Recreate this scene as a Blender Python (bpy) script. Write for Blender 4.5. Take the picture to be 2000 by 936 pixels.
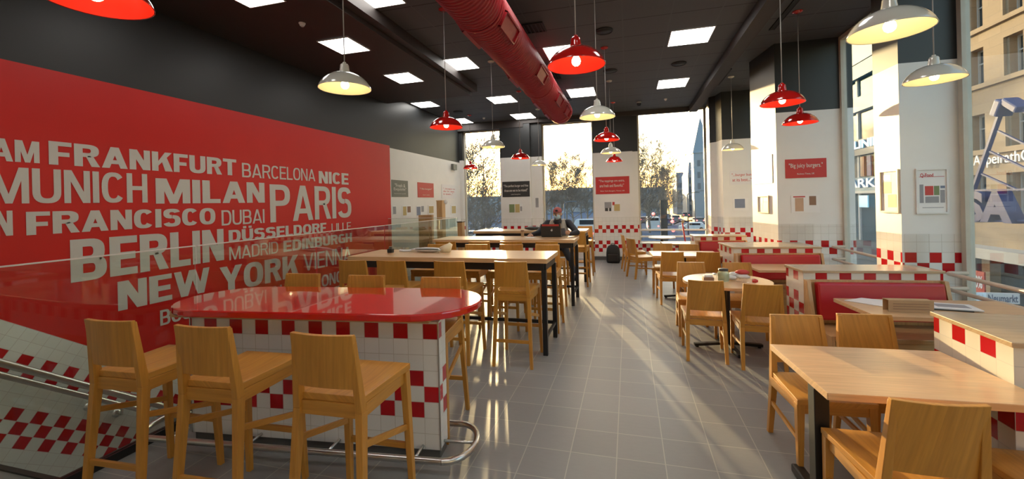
import bpy, bmesh, math, random
from mathutils import Vector, Matrix
random.seed(7)
for o in list(bpy.data.objects): bpy.data.objects.remove(o)
S = bpy.context.scene
COL = S.collection
PI = math.pi

# ------------------------------------------------------------------ camera
FPX, PITCH, YAW, ROLL, EYE, SHY = 824.33, -0.00102, 0.26879, -0.02389, 1.6844, -72.65
cy_, sy_ = math.cos(YAW), math.sin(YAW)
FWD = Vector((-sy_*math.cos(PITCH), cy_*math.cos(PITCH), math.sin(PITCH)))
_r = Vector((cy_, sy_, 0)); _u = _r.cross(FWD)
RGT = math.cos(ROLL)*_r + math.sin(ROLL)*_u
UPV = -math.sin(ROLL)*_r + math.cos(ROLL)*_u
cam = bpy.data.cameras.new('camera'); camo = bpy.data.objects.new('camera', cam); COL.objects.link(camo)
cam.sensor_width = 36; cam.lens = FPX/2000*36; cam.shift_y = SHY/2000; cam.clip_start = .05; cam.clip_end = 800
m = Matrix((RGT, UPV, -FWD)).transposed().to_4x4(); m.translation = Vector((0, 0, EYE))
camo.matrix_world = m
S.camera = camo
def ray(x, y):
    return FWD + RGT*((x-1000)/FPX) - UPV*((y-468-SHY)/FPX)
def PX(x, y, X):            # point of the vertical plane X=const seen at photo pixel
    d = ray(x, y); return Vector((0, 0, EYE)) + d*(X/d.x)
def PY(x, y, Y):
    d = ray(x, y); return Vector((0, 0, EYE)) + d*(Y/d.y)
def PZ(x, y, z):
    d = ray(x, y); return Vector((0, 0, EYE)) + d*((z-EYE)/d.z)

# ------------------------------------------------------------------ world, sun, exposure
SUN_ELEV, SUN_AZ = math.radians(6.2), math.radians(-17.0)      # azimuth from +Y towards +X
w = bpy.data.worlds.new('sky'); S.world = w; w.use_nodes = True
nt = w.node_tree; bg = nt.nodes['Background']
sk = nt.nodes.new('ShaderNodeTexSky'); sk.sky_type = 'NISHITA'; sk.sun_disc = False
sk.sun_elevation = math.radians(9); sk.sun_rotation = -SUN_AZ*-1; sk.air_density = 1.25; sk.dust_density = 1.6; sk.ozone_density = 1.5
nt.links.new(sk.outputs[0], bg.inputs[0]); bg.inputs[1].default_value = 0.52
sl = bpy.data.lights.new('sun', 'SUN'); sl.energy = 7.5; sl.angle = math.radians(.6); sl.color = (1, .73, .36)
so = bpy.data.objects.new('sun', sl); COL.objects.link(so)
sd = Vector((math.sin(SUN_AZ)*math.cos(SUN_ELEV), math.cos(SUN_AZ)*math.cos(SUN_ELEV), math.sin(SUN_ELEV)))
so.rotation_euler = sd.to_track_quat('Z', 'Y').to_euler(); so.location = sd*60
PANEL_E, BULB_E = 7.0, 22.0
S.view_settings.view_transform = 'Standard'; S.view_settings.look = 'None'
S.view_settings.gamma = 1; S.view_settings.use_curve_mapping = False
S.view_settings.exposure = 0.57

# ------------------------------------------------------------------ node helpers
def srgb(r, g, b):
    f = lambda c: (c/255/12.92) if c/255 <= .04045 else ((c/255+.055)/1.055)**2.4
    return (f(r), f(g), f(b), 1)
class N:
    def __init__(s, name):
        s.m = bpy.data.materials.new(name); s.m.use_nodes = True; s.t = s.m.node_tree
        s.b = s.t.nodes['Principled BSDF']
    def n(s, typ, **k):
        x = s.t.nodes.new('ShaderNode'+typ)
        for a, v in k.items(): setattr(x, a, v)
        return x
    def L(s, a, b): s.t.links.new(a, b)
    def math(s, op, a, b=None, c=None):
        x = s.n('Math', operation=op)
        for i, v in enumerate((a, b, c)):
            if v is None: continue
            if isinstance(v, (int, float)): x.inputs[i].default_value = v
            else: s.L(v, x.inputs[i])
        return x.outputs[0]
    def mix(s, f, a, b):
        x = s.n('Mix', data_type='RGBA')
        for i, v in ((0, f), (6, a), (7, b)):
            if isinstance(v, (int, float)): x.inputs[i].default_value = v
            elif isinstance(v, tuple): x.inputs[i].default_value = v
            else: s.L(v, x.inputs[i])
        return x.outputs[2]
    def noise(s, vec, scale, detail=3, rough=.55):
        x = s.n('TexNoise'); x.inputs['Scale'].default_value = scale; x.inputs['Detail'].default_value = detail
        x.inputs['Roughness'].default_value = rough
        if vec: s.L(vec, x.inputs['Vector'])
        return x.outputs['Fac']
    def uv(s): return s.n('UVMap').outputs[0]
    def sep(s, v):
        x = s.n('SeparateXYZ'); s.L(v, x.inputs[0]); return x.outputs
    def comb(s, a, b, c=0.0):
        x = s.n('CombineXYZ')
        for i, v in enumerate((a, b, c)):
            if isinstance(v, (int, float)): x.inputs[i].default_value = v
            else: s.L(v, x.inputs[i])
        return x.outputs[0]
    def bump(s, h, strength=.2, dist=.01):
        x = s.n('Bump'); x.inputs['Strength'].default_value = strength; x.inputs['Distance'].default_value = dist
        s.L(h, x.inputs['Height']); s.L(x.outputs[0], s.b.inputs['Normal'])
    def set(s, **k):
        names = {'col': 'Base Color', 'rough': 'Roughness', 'metal': 'Metallic', 'coat': 'Coat Weight', 'spec': 'Specular IOR Level', 'emc': 'Emission Color', 'ems': 'Emission Strength', 'coatr': 'Coat Roughness'}
        for a, v in k.items():
            i = s.b.inputs[names[a]]
            if isinstance(v, (int, float, tuple)): i.default_value = v
            else: s.L(v, i)
        return s
def plain(name, col, rough=.5, metal=0, coat=0, var=.08, scale=6, ems=0):
    k = N(name); tc = k.n('TexCoord').outputs['Object']
    f = k.noise(tc, scale)
    dark = tuple(c*(1-var*2) for c in col[:3])+(1,); lite = tuple(min(1, c*(1+var)) for c in col[:3])+(1,)
    k.set(col=k.mix(f, dark, lite), rough=rough, metal=metal, coat=coat)
    if ems: k.set(emc=col, ems=ems)
    return k.m
def emis(name, col, e):
    k = N(name); k.set(col=(.8, .8, .8, 1), emc=col, ems=e, rough=.5); return k.m
def wood(name, base, dark, lite, stave=.055, rough=.38, coat=.15, bumpy=.05):
    k = N(name); u, v, _ = k.sep(k.uv())
    rnd = k.n('ObjectInfo').outputs['Random']
    si = k.math('FLOOR', k.math('DIVIDE', u, stave))
    wn = k.n('TexWhiteNoise', noise_dimensions='2D'); k.L(k.comb(si, k.math('MULTIPLY', rnd, 40.0)), wn.inputs['Vector'])
    off = k.math('MULTIPLY', wn.outputs['Value'], 7.0)
    g1 = k.noise(k.comb(k.math('MULTIPLY', u, 55.0), k.math('ADD', k.math('MULTIPLY', v, 3.0), off)), 1.0, 4, .6)
    g2 = k.noise(k.comb(k.math('MULTIPLY', u, 9.0), k.math('ADD', k.math('MULTIPLY', v, 1.6), off)), 1.0, 3, .55)
    c = k.mix(k.math('MULTIPLY', g2, 1.0), dark, lite)
    c = k.mix(k.math('MULTIPLY', wn.outputs['Value'], .55), c, base)
    rr = k.n('MapRange'); rr.inputs[1].default_value = .35; rr.inputs[2].default_value = .75; rr.inputs[3].default_value = .82; rr.inputs[4].default_value = 1.08
    k.L(g1, rr.inputs[0])
    mul = k.n('Mix', data_type='RGBA', blend_type='MULTIPLY'); mul.inputs[0].default_value = 1
    k.L(c, mul.inputs[6]); cc = k.comb(rr.outputs[0], rr.outputs[0], rr.outputs[0]); k.L(cc, mul.inputs[7])
    k.set(col=mul.outputs[2], rough=rough, coat=coat, coatr=.25)
    k.bump(g1, bumpy, .004)
    return k.m
def rowmask(k, vi, rows):
    acc = None
    for r in rows:
        x = k.n('Math', operation='COMPARE'); k.L(vi, x.inputs[0]); x.inputs[1].default_value = r; x.inputs[2].default_value = .1
        acc = x.outputs[0] if acc is None else k.math('ADD', acc, x.outputs[0])
    return k.math('MINIMUM', acc, 1.0)
def tiles(name, T, v0, rows, u0=0., tiletop=None, split=None, white=(.78, .78, .76, 1), par=0, Tv=None):
    """white glazed wall tiles with red chequer rows; optional plain paint above tiletop and dark paint above split"""
    k = N(name); u, v, _ = k.sep(k.uv()); Tv = Tv or T
    us = k.math('DIVIDE', k.math('SUBTRACT', u, u0), T); vs = k.math('DIVIDE', k.math('SUBTRACT', v, v0), Tv)
    ui, vi = k.math('FLOOR', us), k.math('FLOOR', vs); fu, fv = k.math('FRACT', us), k.math('FRACT', vs)
    odd = k.math('FLOORED_MODULO', k.math('ADD', k.math('ADD', ui, vi), float(par)), 2.0)
    red = k.math('MULTIPLY', odd, rowmask(k, vi, rows))
    g = .018
    eu = k.math('MINIMUM', fu, k.math('SUBTRACT', 1.0, fu)); ev = k.math('MINIMUM', fv, k.math('SUBTRACT', 1.0, fv))
    grout = k.math('LESS_THAN', k.math('MINIMUM', eu, ev), g)
    wn = k.n('TexWhiteNoise', noise_dimensions='2D'); k.L(k.comb(ui, vi), wn.inputs['Vector'])
    wcol = k.mix(wn.outputs['Value'], tuple(c*.94 for c in white[:3])+(1,), white)
    rcol = k.mix(wn.outputs['Value'], (.42, .006, .012, 1), (.52, .010, .018, 1))
    c = k.mix(red, wcol, rcol); c = k.mix(grout, c, (.52, .50, .46, 1))
    rough = k.math('ADD', .14, k.math('MULTIPLY', grout, .6)); h = k.math('SUBTRACT', 1.0, grout)
    if tiletop is not None:
        ab = k.math('GREATER_THAN', v, tiletop)
        pn = k.noise(k.n('TexCoord').outputs['Object'], 3.0)
        c = k.mix(ab, c, k.mix(pn, (.72, .72, .71, 1), (.80, .80, .785, 1)))
        rough = k.math('ADD', k.math('MULTIPLY', rough, k.math('SUBTRACT', 1.0, ab)), k.math('MULTIPLY', ab, .45))
        h = k.math('MAXIMUM', h, ab)
    if split is not None:
        ab = k.math('GREATER_THAN', v, split)
        c = k.mix(ab, c, (.022, .024, .026, 1))
    k.set(col=c, rough=rough); k.bump(h, .25, .002)
    return k.m

# ------------------------------------------------------------------ materials
M = {}
M['oak'] = wood('oak_chair', srgb(206, 146, 58), srgb(176, 114, 38), srgb(220, 164, 76))
M['oak_top'] = wood('oak_tabletop', srgb(222, 180, 132), srgb(200, 152, 102), srgb(234, 200, 156), stave=.07, rough=.3, coat=.25)
M['oak_frame'] = wood('oak_booth', srgb(208, 164, 112), srgb(184, 136, 84), srgb(222, 182, 130), stave=.12, rough=.4)
M['laminate'] = wood('laminate_cap', srgb(190, 165, 132), srgb(178, 150, 116), srgb(204, 182, 150), stave=.2, rough=.22, coat=.4)
M['redtop'] = plain('red_solid_surface', (.62, .012, .008, 1), .10, coat=1, var=.03)
M['mural'] = plain('mural_red', (.60, .012, .010, 1), .38, var=.04, scale=2)
M['vinyl'] = plain('white_lettering', (.60, .58, .54, 1), .5, var=.03)
M['cushion'] = plain('red_leatherette', (.50, .008, .016, 1), .35, var=.08, scale=4)
M['black'] = plain('black_powder_coat', (.012, .012, .013, 1), .42)
M['rubber'] = plain('black_rubber', (.012, .012, .012, 1), .7)
M['steel'] = plain('brushed_steel', (.62, .61, .58, 1), .28, metal=1, var=.05)
M['railpaint'] = plain('beige_rail_paint', (.62, .52, .42, 1), .35)
M['frame'] = plain('window_frame_cream', (.55, .52, .44, 1), .45)
M['white'] = plain('white_paint', (.78, .78, .76, 1), .5, var=.03)
M['sill'] = plain('white_sill', (.75, .75, .74, 1), .35, var=.03)
M['darkpaint'] = plain('charcoal_paint', (.022, .024, .026, 1), .55)
M['soffit'] = plain('brown_black_plaster', (.042, .034, .032, 1), .6)
M['skirting'] = plain('grey_skirting', (.10, .098, .095, 1), .45)
M['duct'] = plain('red_duct_paint', (.34, .006, .014, 1), .42, coat=.1, var=.05)
M['lampred'] = plain('red_enamel', (.55, .010, .008, 1), .15, coat=1, var=.02)
M['lampwhite'] = plain('white_enamel', (.66, .66, .60, 1), .18, coat=1, var=.02)
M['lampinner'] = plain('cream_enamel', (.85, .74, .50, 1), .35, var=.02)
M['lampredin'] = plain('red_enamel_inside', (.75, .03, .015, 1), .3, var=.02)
M['cord'] = plain('grey_cord', (.42, .42, .42, 1), .5)
M['bulb'] = emis('lit_bulb', (1, .78, .45, 1), BULB_E)
M['panel'] = emis('lit_ceiling_panel', (1, .97, .91, 1), PANEL_E)
M['grille'] = plain('dark_grille', (.006, .006, .007, 1), .6)
M['paper'] = plain('paper', (.80, .80, .80, 1), .6, var=.03)
M['kraft'] = plain('kraft_paper', (.48, .32, .17, 1), .7)
M['signred'] = plain('sign_red', (.52, .03, .03, 1), .5, var=.03)
M['signblack'] = plain('sign_black', (.03, .03, .03, 1), .5, var=.03)
M['signgrey'] = plain('sign_grey', (.16, .17, .15, 1), .5, var=.03)
M['signwhite'] = plain('sign_white', (.74, .74, .76, 1), .5, var=.02)
M['redink'] = plain('red_ink', (.55, .04, .04, 1), .6)
M['blackink'] = plain('black_ink', (.05, .05, .05, 1), .6)
def glass(name, tint=(1, 1, 1, 1), gl=.08, rough=.0, body=0.0):
    k = N(name); t = k.t
    tr = k.n('BsdfTransparent'); tr.inputs[0].default_value = tint
    go = k.n('BsdfGlossy'); go.inputs['Roughness'].default_value = rough
    fr = k.n('Fresnel'); fr.inputs[0].default_value = 1.45
    mx = k.n('MixShader'); k.L(k.math('ADD', k.math('MULTIPLY', fr.outputs[0], .38), gl*.15), mx.inputs[0])
    k.L(tr.outputs[0], mx.inputs[1]); k.L(go.outputs[0], mx.inputs[2])
    out = [n for n in t.nodes if n.type == 'OUTPUT_MATERIAL'][0]
    k.L(mx.outputs[0], out.inputs[0]); return k.m
M['glass'] = glass('window_glass', (.97, .985, 1, 1), .04)
M['balu'] = glass('balustrade_glass', (.93, .97, .94, 1), .12)
M['acrylic'] = glass('clear_acrylic', (.99, .99, .99, 1), .02)

# ------------------------------------------------------------------ geometry helpers
def MB():
    b = bmesh.new(); b.loops.layers.uv.new('UVMap'); return b
def uvface(b, f, grain='z', off=(0, 0)):
    lay = b.loops.layers.uv.active
    for l in f.loops:
        p = l.vert.co
        if grain == 'z': uu, vv = p.x+p.y, p.z
        elif grain == 'x': uu, vv = p.y+p.z, p.x
        elif grain == 'y': uu, vv = p.x+p.z, p.y
        elif grain == 'wall':
            n = f.normal
            if abs(n.z) > .7: uu, vv = p.x, p.y
            elif abs(n.x) > abs(n.y): uu, vv = p.y, p.z
            else: uu, vv = p.x, p.z
        l[lay].uv = (uu+off[0], vv+off[1])
def box(b, x0, x1, y0, y1, z0, z1, grain='z'):
    vs = [b.verts.new((x, y, z)) for x in (x0, x1) for y in (y0, y1) for z in (z0, z1)]
    for q in ((0, 1, 3, 2), (4, 6, 7, 5), (0, 4, 5, 1), (2, 3, 7, 6), (0, 2, 6, 4), (1, 5, 7, 3)):
        f = b.faces.new([vs[i] for i in q]); f.normal_update(); uvface(b, f, grain)
    return vs
def cbox(b, c, s, grain='z'):
    return box(b, c[0]-s[0]/2, c[0]+s[0]/2, c[1]-s[1]/2, c[1]+s[1]/2, c[2]-s[2]/2, c[2]+s[2]/2, grain)
def beam(b, p, q, a0, a1, w0=None, w1=None, grain='z'):
    """leg-like prism from p to q; (a0,w0) = x,y half sizes at p, (a1,w1) at q"""
    w0 = a0 if w0 is None else w0; w1 = a1 if w1 is None else w1
    A = [b.verts.new((p[0]+sx*a0, p[1]+sy*w0, p[2])) for sx, sy in ((-1, -1), (1, -1), (1, 1), (-1, 1))]
    B = [b.verts.new((q[0]+sx*a1, q[1]+sy*w1, q[2])) for sx, sy in ((-1, -1), (1, -1), (1, 1), (-1, 1))]
    fs = [b.faces.new(A[::-1]), b.faces.new(B)]+[b.faces.new((A[i], A[(i+1) % 4], B[(i+1) % 4], B[i])) for i in range(4)]
    for f in fs: f.normal_update(); uvface(b, f, grain)
def bar(b, p, q, w, h, grain='x'):
    """rectangular bar between two points, w = horizontal width, h = height"""
    p, q = Vector(p), Vector(q); d = (q-p).normalized()
    s = d.cross(Vector((0, 0, 1)))
    s = Vector((1, 0, 0)) if s.length < 1e-4 else s.normalized()
    u = s.cross(d).normalized()
    A = [b.verts.new(p+s*i*w/2+u*j*h/2) for i, j in ((-1, -1), (1, -1), (1, 1), (-1, 1))]
    B = [b.verts.new(q+s*i*w/2+u*j*h/2) for i, j in ((-1, -1), (1, -1), (1, 1), (-1, 1))]
    fs = [b.faces.new(A[::-1]), b.faces.new(B)]+[b.faces.new((A[i], A[(i+1) % 4], B[(i+1) % 4], B[i])) for i in range(4)]
    bmesh.ops.recalc_face_normals(b, faces=fs)
    for f in fs: uvface(b, f, grain)
def tube(b, pts, r, seg=10, cap=True, grain='z'):
    pts = [Vector(p) for p in pts]; rings = []
    rr = r if isinstance(r, (list, tuple)) else [r]*len(pts)
    prev = None
    for i, p in enumerate(pts):
        d = (pts[min(i+1, len(pts)-1)]-pts[max(i-1, 0)]).normalized()
        if prev is None:
            a = d.cross(Vector((0, 0, 1)))
            if a.length < .05: a = d.cross(Vector((1, 0, 0)))
            a.normalize()
        else: a = (prev-d*prev.dot(d)).normalized()
        prev = a; c = d.cross(a)
        rings.append([b.verts.new(p+(a*math.cos(2*PI*k/seg)+c*math.sin(2*PI*k/seg))*rr[i]) for k in range(seg)])
    fs = []
    for i in range(len(rings)-1):
        for k in range(seg):
            fs.append(b.faces.new((rings[i][k], rings[i][(k+1) % seg], rings[i+1][(k+1) % seg], rings[i+1][k])))
    for f in fs: f.smooth = True
    if cap: fs += [b.faces.new(rings[0][::-1]), b.faces.new(rings[-1])]
    bmesh.ops.recalc_face_normals(b, faces=fs)
    for f in fs: uvface(b, f, grain)
def lathe(b, prof, seg=32, c=(0, 0, 0), grain='z', smooth=True):
    rings = []
    for r, z in prof:
        if r < 1e-5: rings.append([b.verts.new((c[0], c[1], c[2]+z))])
        else: rings.append([b.verts.new((c[0]+r*math.cos(2*PI*k/seg), c[1]+r*math.sin(2*PI*k/seg), c[2]+z)) for k in range(seg)])
    fs = []
    for i in range(len(rings)-1):
        A, B = rings[i], rings[i+1]
        for k in range(seg):
            k2 = (k+1) % seg
            if len(A) == 1 and len(B) == 1: continue
            if len(A) == 1: fs.append(b.faces.new((A[0], B[k], B[k2])))
            elif len(B) == 1: fs.append(b.faces.new((A[k], A[k2], B[0])))
            else: fs.append(b.faces.new((A[k], A[k2], B[k2], B[k])))
    for f in fs: f.smooth = smooth; f.normal_update(); uvface(b, f, grain)
    return fs
def poly(b, pts, z0, z1, grain='y'):
    """vertical prism on a horizontal outline"""
    A = [b.verts.new((x, y, z0)) for x, y in pts]; B = [b.verts.new((x, y, z1)) for x, y in pts]
    n = len(pts); fs = [b.faces.new(A[::-1]), b.faces.new(B)]
    fs += [b.faces.new((A[i], A[(i+1) % n], B[(i+1) % n], B[i])) for i in range(n)]
    bmesh.ops.recalc_face_normals(b, faces=fs)
    for f in fs: uvface(b, f, grain)
def bev(b, w=.004, seg=2, ang=.6):
    es = [e for e in b.edges if len(e.link_faces) == 2 and e.calc_face_angle(0) > ang]
    if es: bmesh.ops.bevel(b, geom=es, offset=w, segments=seg, affect='EDGES', profile=.6, clamp_overlap=True)
def obj(name, b, mat, parent=None, bevel=0, smooth=False):
    if bevel: bev(b, bevel)
    me = bpy.data.meshes.new(name); b.to_mesh(me); b.free()
    mats = mat if isinstance(mat, (list, tuple)) else [mat]
    for q in mats: me.materials.append(M[q] if isinstance(q, str) else q)
    if smooth:
        for p in me.polygons: p.use_smooth = True
    o = bpy.data.objects.new(name, me); COL.objects.link(o)
    if parent: o.parent = parent
    return o
def tag(o, label, cat, group=None, kind=None):
    o['label'] = label; o['category'] = cat
    if group: o['group'] = group
    if kind: o['kind'] = kind
    return o
def thing(name, label, cat, loc=(0, 0, 0), rz=0, group=None):
    o = bpy.data.objects.new(name, None); COL.objects.link(o); o.location = loc; o.rotation_euler = (0, 0, rz)
    o.empty_display_size = .1
    return tag(o, label, cat, group)
def struct(name, b, mat, parent=None, bevel=0):
    o = obj(name, b, mat, parent, bevel)
    if not parent: o['kind'] = 'structure'
    return o
def copy_tree(o, parent=None):
    c = o.copy(); COL.objects.link(c)
    if parent: c.parent = parent
    for ch in list(o.children): copy_tree(ch, c)
    return c
def inst(proto, used, loc, rz, label, group=None):
    o = proto if not used else copy_tree(proto)
    o.location = loc; o.rotation_euler = (0, 0, rz); o['label'] = label
    if group: o['group'] = group
    return o
# lettering ---------------------------------------------------------
def text_pts(s, bold=.012, res=3, extrude=0.0, spacing=1.0):
    cu = bpy.data.curves.new('t', 'FONT'); cu.body = s; cu.size = 1; cu.offset = bold; cu.resolution_u = res; cu.extrude = extrude
    cu.space_character = spacing
    o = bpy.data.objects.new('t', cu); COL.objects.link(o)
    dg = bpy.context.evaluated_depsgraph_get(); me = bpy.data.meshes.new_from_object(o.evaluated_get(dg))
    bpy.data.objects.remove(o)
    return me
def text_quad(name, s, P00, P10, P01, mat, parent=None, bold=.012, thick=.0, out=None, spacing=1.0, extrude=.0):
    """lettering filling the rectangle with corners P00 (bottom left), P10 (bottom right), P01 (top left)"""
    me = text_pts(s, bold, spacing=spacing, extrude=.5 if thick else 0)
    xs = [v.co.x for v in me.vertices]; ys = [v.co.y for v in me.vertices]
    x0, x1, y0, y1 = min(xs), max(xs), min(ys), max(ys)
    P00, P10, P01 = Vector(P00), Vector(P10), Vector(P01)
    nrm = (P10-P00).cross(P01-P00).normalized()
    for v in me.vertices:
        a = (v.co.x-x0)/(x1-x0); c = (v.co.y-y0)/(y1-y0)
        v.co = P00+(P10-P00)*a+(P01-P00)*c+nrm*(thick*v.co.z if thick else 0)
    me.name = name; me.materials.append(M[mat] if isinstance(mat, str) else mat)
    o = bpy.data.objects.new(name, me); COL.objects.link(o)
    if parent: o.parent = parent
    return o


# heavy grotesque capitals drawn as strokes (unit height)
def glyph(ch, s, t):
    """polygons of a capital letter; s = stem width, t = bar thickness; returns (advance, polygons)"""
    P = []
    def rc(x0, y0, x1, y1): P.append([(x0, y0), (x1, y0), (x1, y1), (x0, y1)])
    def dg(a, b, w=s, y0=0., y1=1.): P.append([(a, y0), (a+w, y0), (b+w, y1), (b, y1)])
    def arc(cx, cy, rx, ry, a0, a1, n=14, p=.78, sx=s, sy=t):
        f = lambda v: math.copysign(abs(v)**p, v)
        for i in range(n):
            u, v = math.radians(a0+(a1-a0)*i/n), math.radians(a0+(a1-a0)*(i+1)/n)
            P.append([(cx+rx*f(math.cos(u)), cy+ry*f(math.sin(u))), (cx+rx*f(math.cos(v)), cy+ry*f(math.sin(v))), (cx+(rx-sx)*f(math.cos(v)), cy+(ry-sy)*f(math.sin(v))), (cx+(rx-sx)*f(math.cos(u)), cy+(ry-sy)*f(math.sin(u)))])
    W = .62
    if ch == 'A': W = .70; dg(0, W/2-s*.55); dg(W-s, W/2-s*.45); rc(W*.22, .2, W*.78, .2+t)
    elif ch == 'B': rc(0, 0, s, 1); rc(s, 0, W*.55, t); rc(s, .5-t/2, W*.55, .5+t/2); rc(s, 1-t, W*.52, 1); arc(W*.55, .25+t/4, W*.45, .25+t/4, -90, 90); arc(W*.52, .75-t/4, W*.43, .25+t/4, -90, 90)
    elif ch in 'CG':
        arc(W/2, .5, W/2, .5, 38, 322 if ch == 'C' else 300, 26)
        if ch == 'G': rc(W*.52, .38, W, .38+t); rc(W-s*.8, 0, W, .40)
    elif ch == 'D': rc(0, 0, s, 1); rc(s, 0, W*.5, t); rc(s, 1-t, W*.5, 1); arc(W*.5, .5, W*.5, .5, -90, 90, 16)
    elif ch == 'E': W = .54; rc(0, 0, s, 1); rc(s, 0, W, t); rc(s, 1-t, W, 1); rc(s, .5-t/2, W*.93, .5+t/2)
    elif ch == 'F': W = .51; rc(0, 0, s, 1); rc(s, 1-t, W, 1); rc(s, .46-t/2, W*.90, .46+t/2)
    elif ch == 'H': rc(0, 0, s, 1); rc(W-s, 0, W, 1); rc(s, .5-t/2, W-s, .5+t/2)
    elif ch == 'I': W = s; rc(0, 0, s, 1)
    elif ch == 'K': W = .66; rc(0, 0, s, 1); P.append([(s, .28), (s, .52), (W-s*1.15, 1), (W, 1)]); P.append([(s*1.5, .56), (s*1.5+s*.85, .74), (W+.02, 0), (W-s*1.15, 0)])
    elif ch == 'L': W = .50; rc(0, 0, s, 1); rc(s, 0, W, t)
    elif ch == 'M': W = .80; rc(0, 0, s*.92, 1); rc(W-s*.92, 0, W, 1); P.append([(W/2-s*.42, 0), (W/2+s*.42, 0), (s*1.2, 1), (s*.3, 1)]); P.append([(W/2-s*.42, 0), (W/2+s*.42, 0), (W-s*.3, 1), (W-s*1.2, 1)])
    elif ch == 'N': rc(0, 0, s*.95, 1); rc(W-s*.95, 0, W, 1); P.append([(W-s*1.1, 0), (W-.01, 0), (s*1.1, 1), (.01, 1)])
    elif ch == 'O': W = .66; arc(W/2, .5, W/2, .5, 0, 360, 32)
    elif ch in 'PR':
        rc(0, 0, s, 1); rc(s, .43, W*.52, .43+t); rc(s, 1-t, W*.52, 1); arc(W*.52, .715, W*.46, .285, -90, 90)
        if ch == 'R': P.append([(W-s*1.02, 0), (W+.01, 0), (W*.92, .50), (W*.52, .50)]) if False else P.append([(W-s*1.0, 0), (W+.01, 0), (W*.62+s*.35, .48), (W*.62-s*.55, .48)])
    elif ch == 'S': arc(W/2, .735, W*.48, .265, 15, 270, 18); arc(W/2, .265+.0, W*.5, .265, -165, 90, 18) if t < .01 else (arc(W/2, .72+t*.05, W*.47, .28-t*.05, 20, 268, 18), arc(W/2, .28+t*.22, W*.5, .28+t*.22, -160, 88, 18))
    elif ch == 'T': W = .60; rc(0, 1-t, W, 1); rc(W/2-s/2, 0, W/2+s/2, 1-t)
    elif ch in 'UÜ':
        rc(0, .35, s, 1); rc(W-s, .35, W, 1); arc(W/2, .35, W/2, .35, 180, 360, 16)
        if ch == 'Ü': rc(W*.12, 1.07, W*.12+s*.85, 1.07+t); rc(W*.88-s*.85, 1.07, W*.88, 1.07+t)
    elif ch == 'V': W = .66; dg(W/2-s*.5, 0); dg(W/2-s*.5, W-s)
    elif ch == 'W': W = .98; dg(W*.27-s*.45, 0, s*.9); dg(W*.27-s*.45, W*.5-s*.45, s*.9); dg(W*.73-s*.45, W*.5-s*.45, s*.9); dg(W*.73-s*.45, W-s*.9, s*.9)
    elif ch == 'Y': W = .66; rc(W/2-s/2, 0, W/2+s/2, .44); P.append([(W/2-s*.5, .40), (W/2+s*.45, .40), (s, 1), (-.01, 1)]); P.append([(W/2-s*.45, .40), (W/2+s*.5, .40), (W+.01, 1), (W-s, 1)])
    elif ch == ' ': W = .22
    return W, P
def capitals(s_, P00, ux, uz, w, h, heavy, parent, mat, thick=.003):
    """one mesh per city name on the plane spanned by ux, uz"""
    st, tt = (.205, .185) if heavy == 2 else (.165, .14) if heavy == 1 else (.128, .112)
    gap = .055 if heavy == 2 else .065
    items, x = [], 0.0
    for ch in s_:
        W, P = glyph(ch, st, tt); items.append((x, P)); x += W+gap
    x -= gap; sx = w/x; b = MB(); n = ux.cross(uz); P00 = Vector(P00)
    for k_, (ox, P) in enumerate(items):
        for j, pl in enumerate(P):
            o_ = thick+.00004*(j % 7)
            f = b.faces.new([b.verts.new(P00+ux*((ox+px_)*sx)+uz*(pz_*h)+n*o_) for px_, pz_ in pl])
            f.normal_update()
            if f.normal.dot(n) < 0: f.normal_flip()
    return obj('lettering', b, mat, parent)

# ================================================================== SETTING
SLOPE = 0.72; TH = math.atan(SLOPE); Y0S = 2.22
def floor_mat():
    k = N('floor_tiles'); u, v, _ = k.sep(k.uv()); T = .30
    us = k.math('DIVIDE', k.math('SUBTRACT', u, -1.0104), T); vs = k.math('DIVIDE', k.math('SUBTRACT', v, 2.8191), T)
    ui, vi = k.math('FLOOR', us), k.math('FLOOR', vs); fu, fv = k.math('FRACT', us), k.math('FRACT', vs)
    eu = k.math('MINIMUM', fu, k.math('SUBTRACT', 1.0, fu)); ev = k.math('MINIMUM', fv, k.math('SUBTRACT', 1.0, fv))
    gr = k.math('LESS_THAN', k.math('MINIMUM', eu, ev), .011)
    wn = k.n('TexWhiteNoise', noise_dimensions='2D'); k.L(k.comb(ui, vi), wn.inputs['Vector'])
    ns = k.noise(k.comb(k.math('MULTIPLY', u, 14.0), k.math('MULTIPLY', v, 40.0)), 1.0, 4, .6)
    c = k.mix(wn.outputs['Value'], (.225, .227, .222, 1), (.275, .275, .265, 1))
    c2 = k.mix(ns, (.205, .207, .203, 1), (.300, .298, .286, 1)); c = k.mix(.5, c, c2)
    c = k.mix(gr, c, (.40, .38, .34, 1))
    k.set(col=c, rough=k.math('ADD', .36, k.math('MULTIPLY', ns, .14)), spec=.5)
    k.bump(k.math('SUBTRACT', ns, k.math('MULTIPLY', gr, .8)), .12, .003); return k.m
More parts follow.
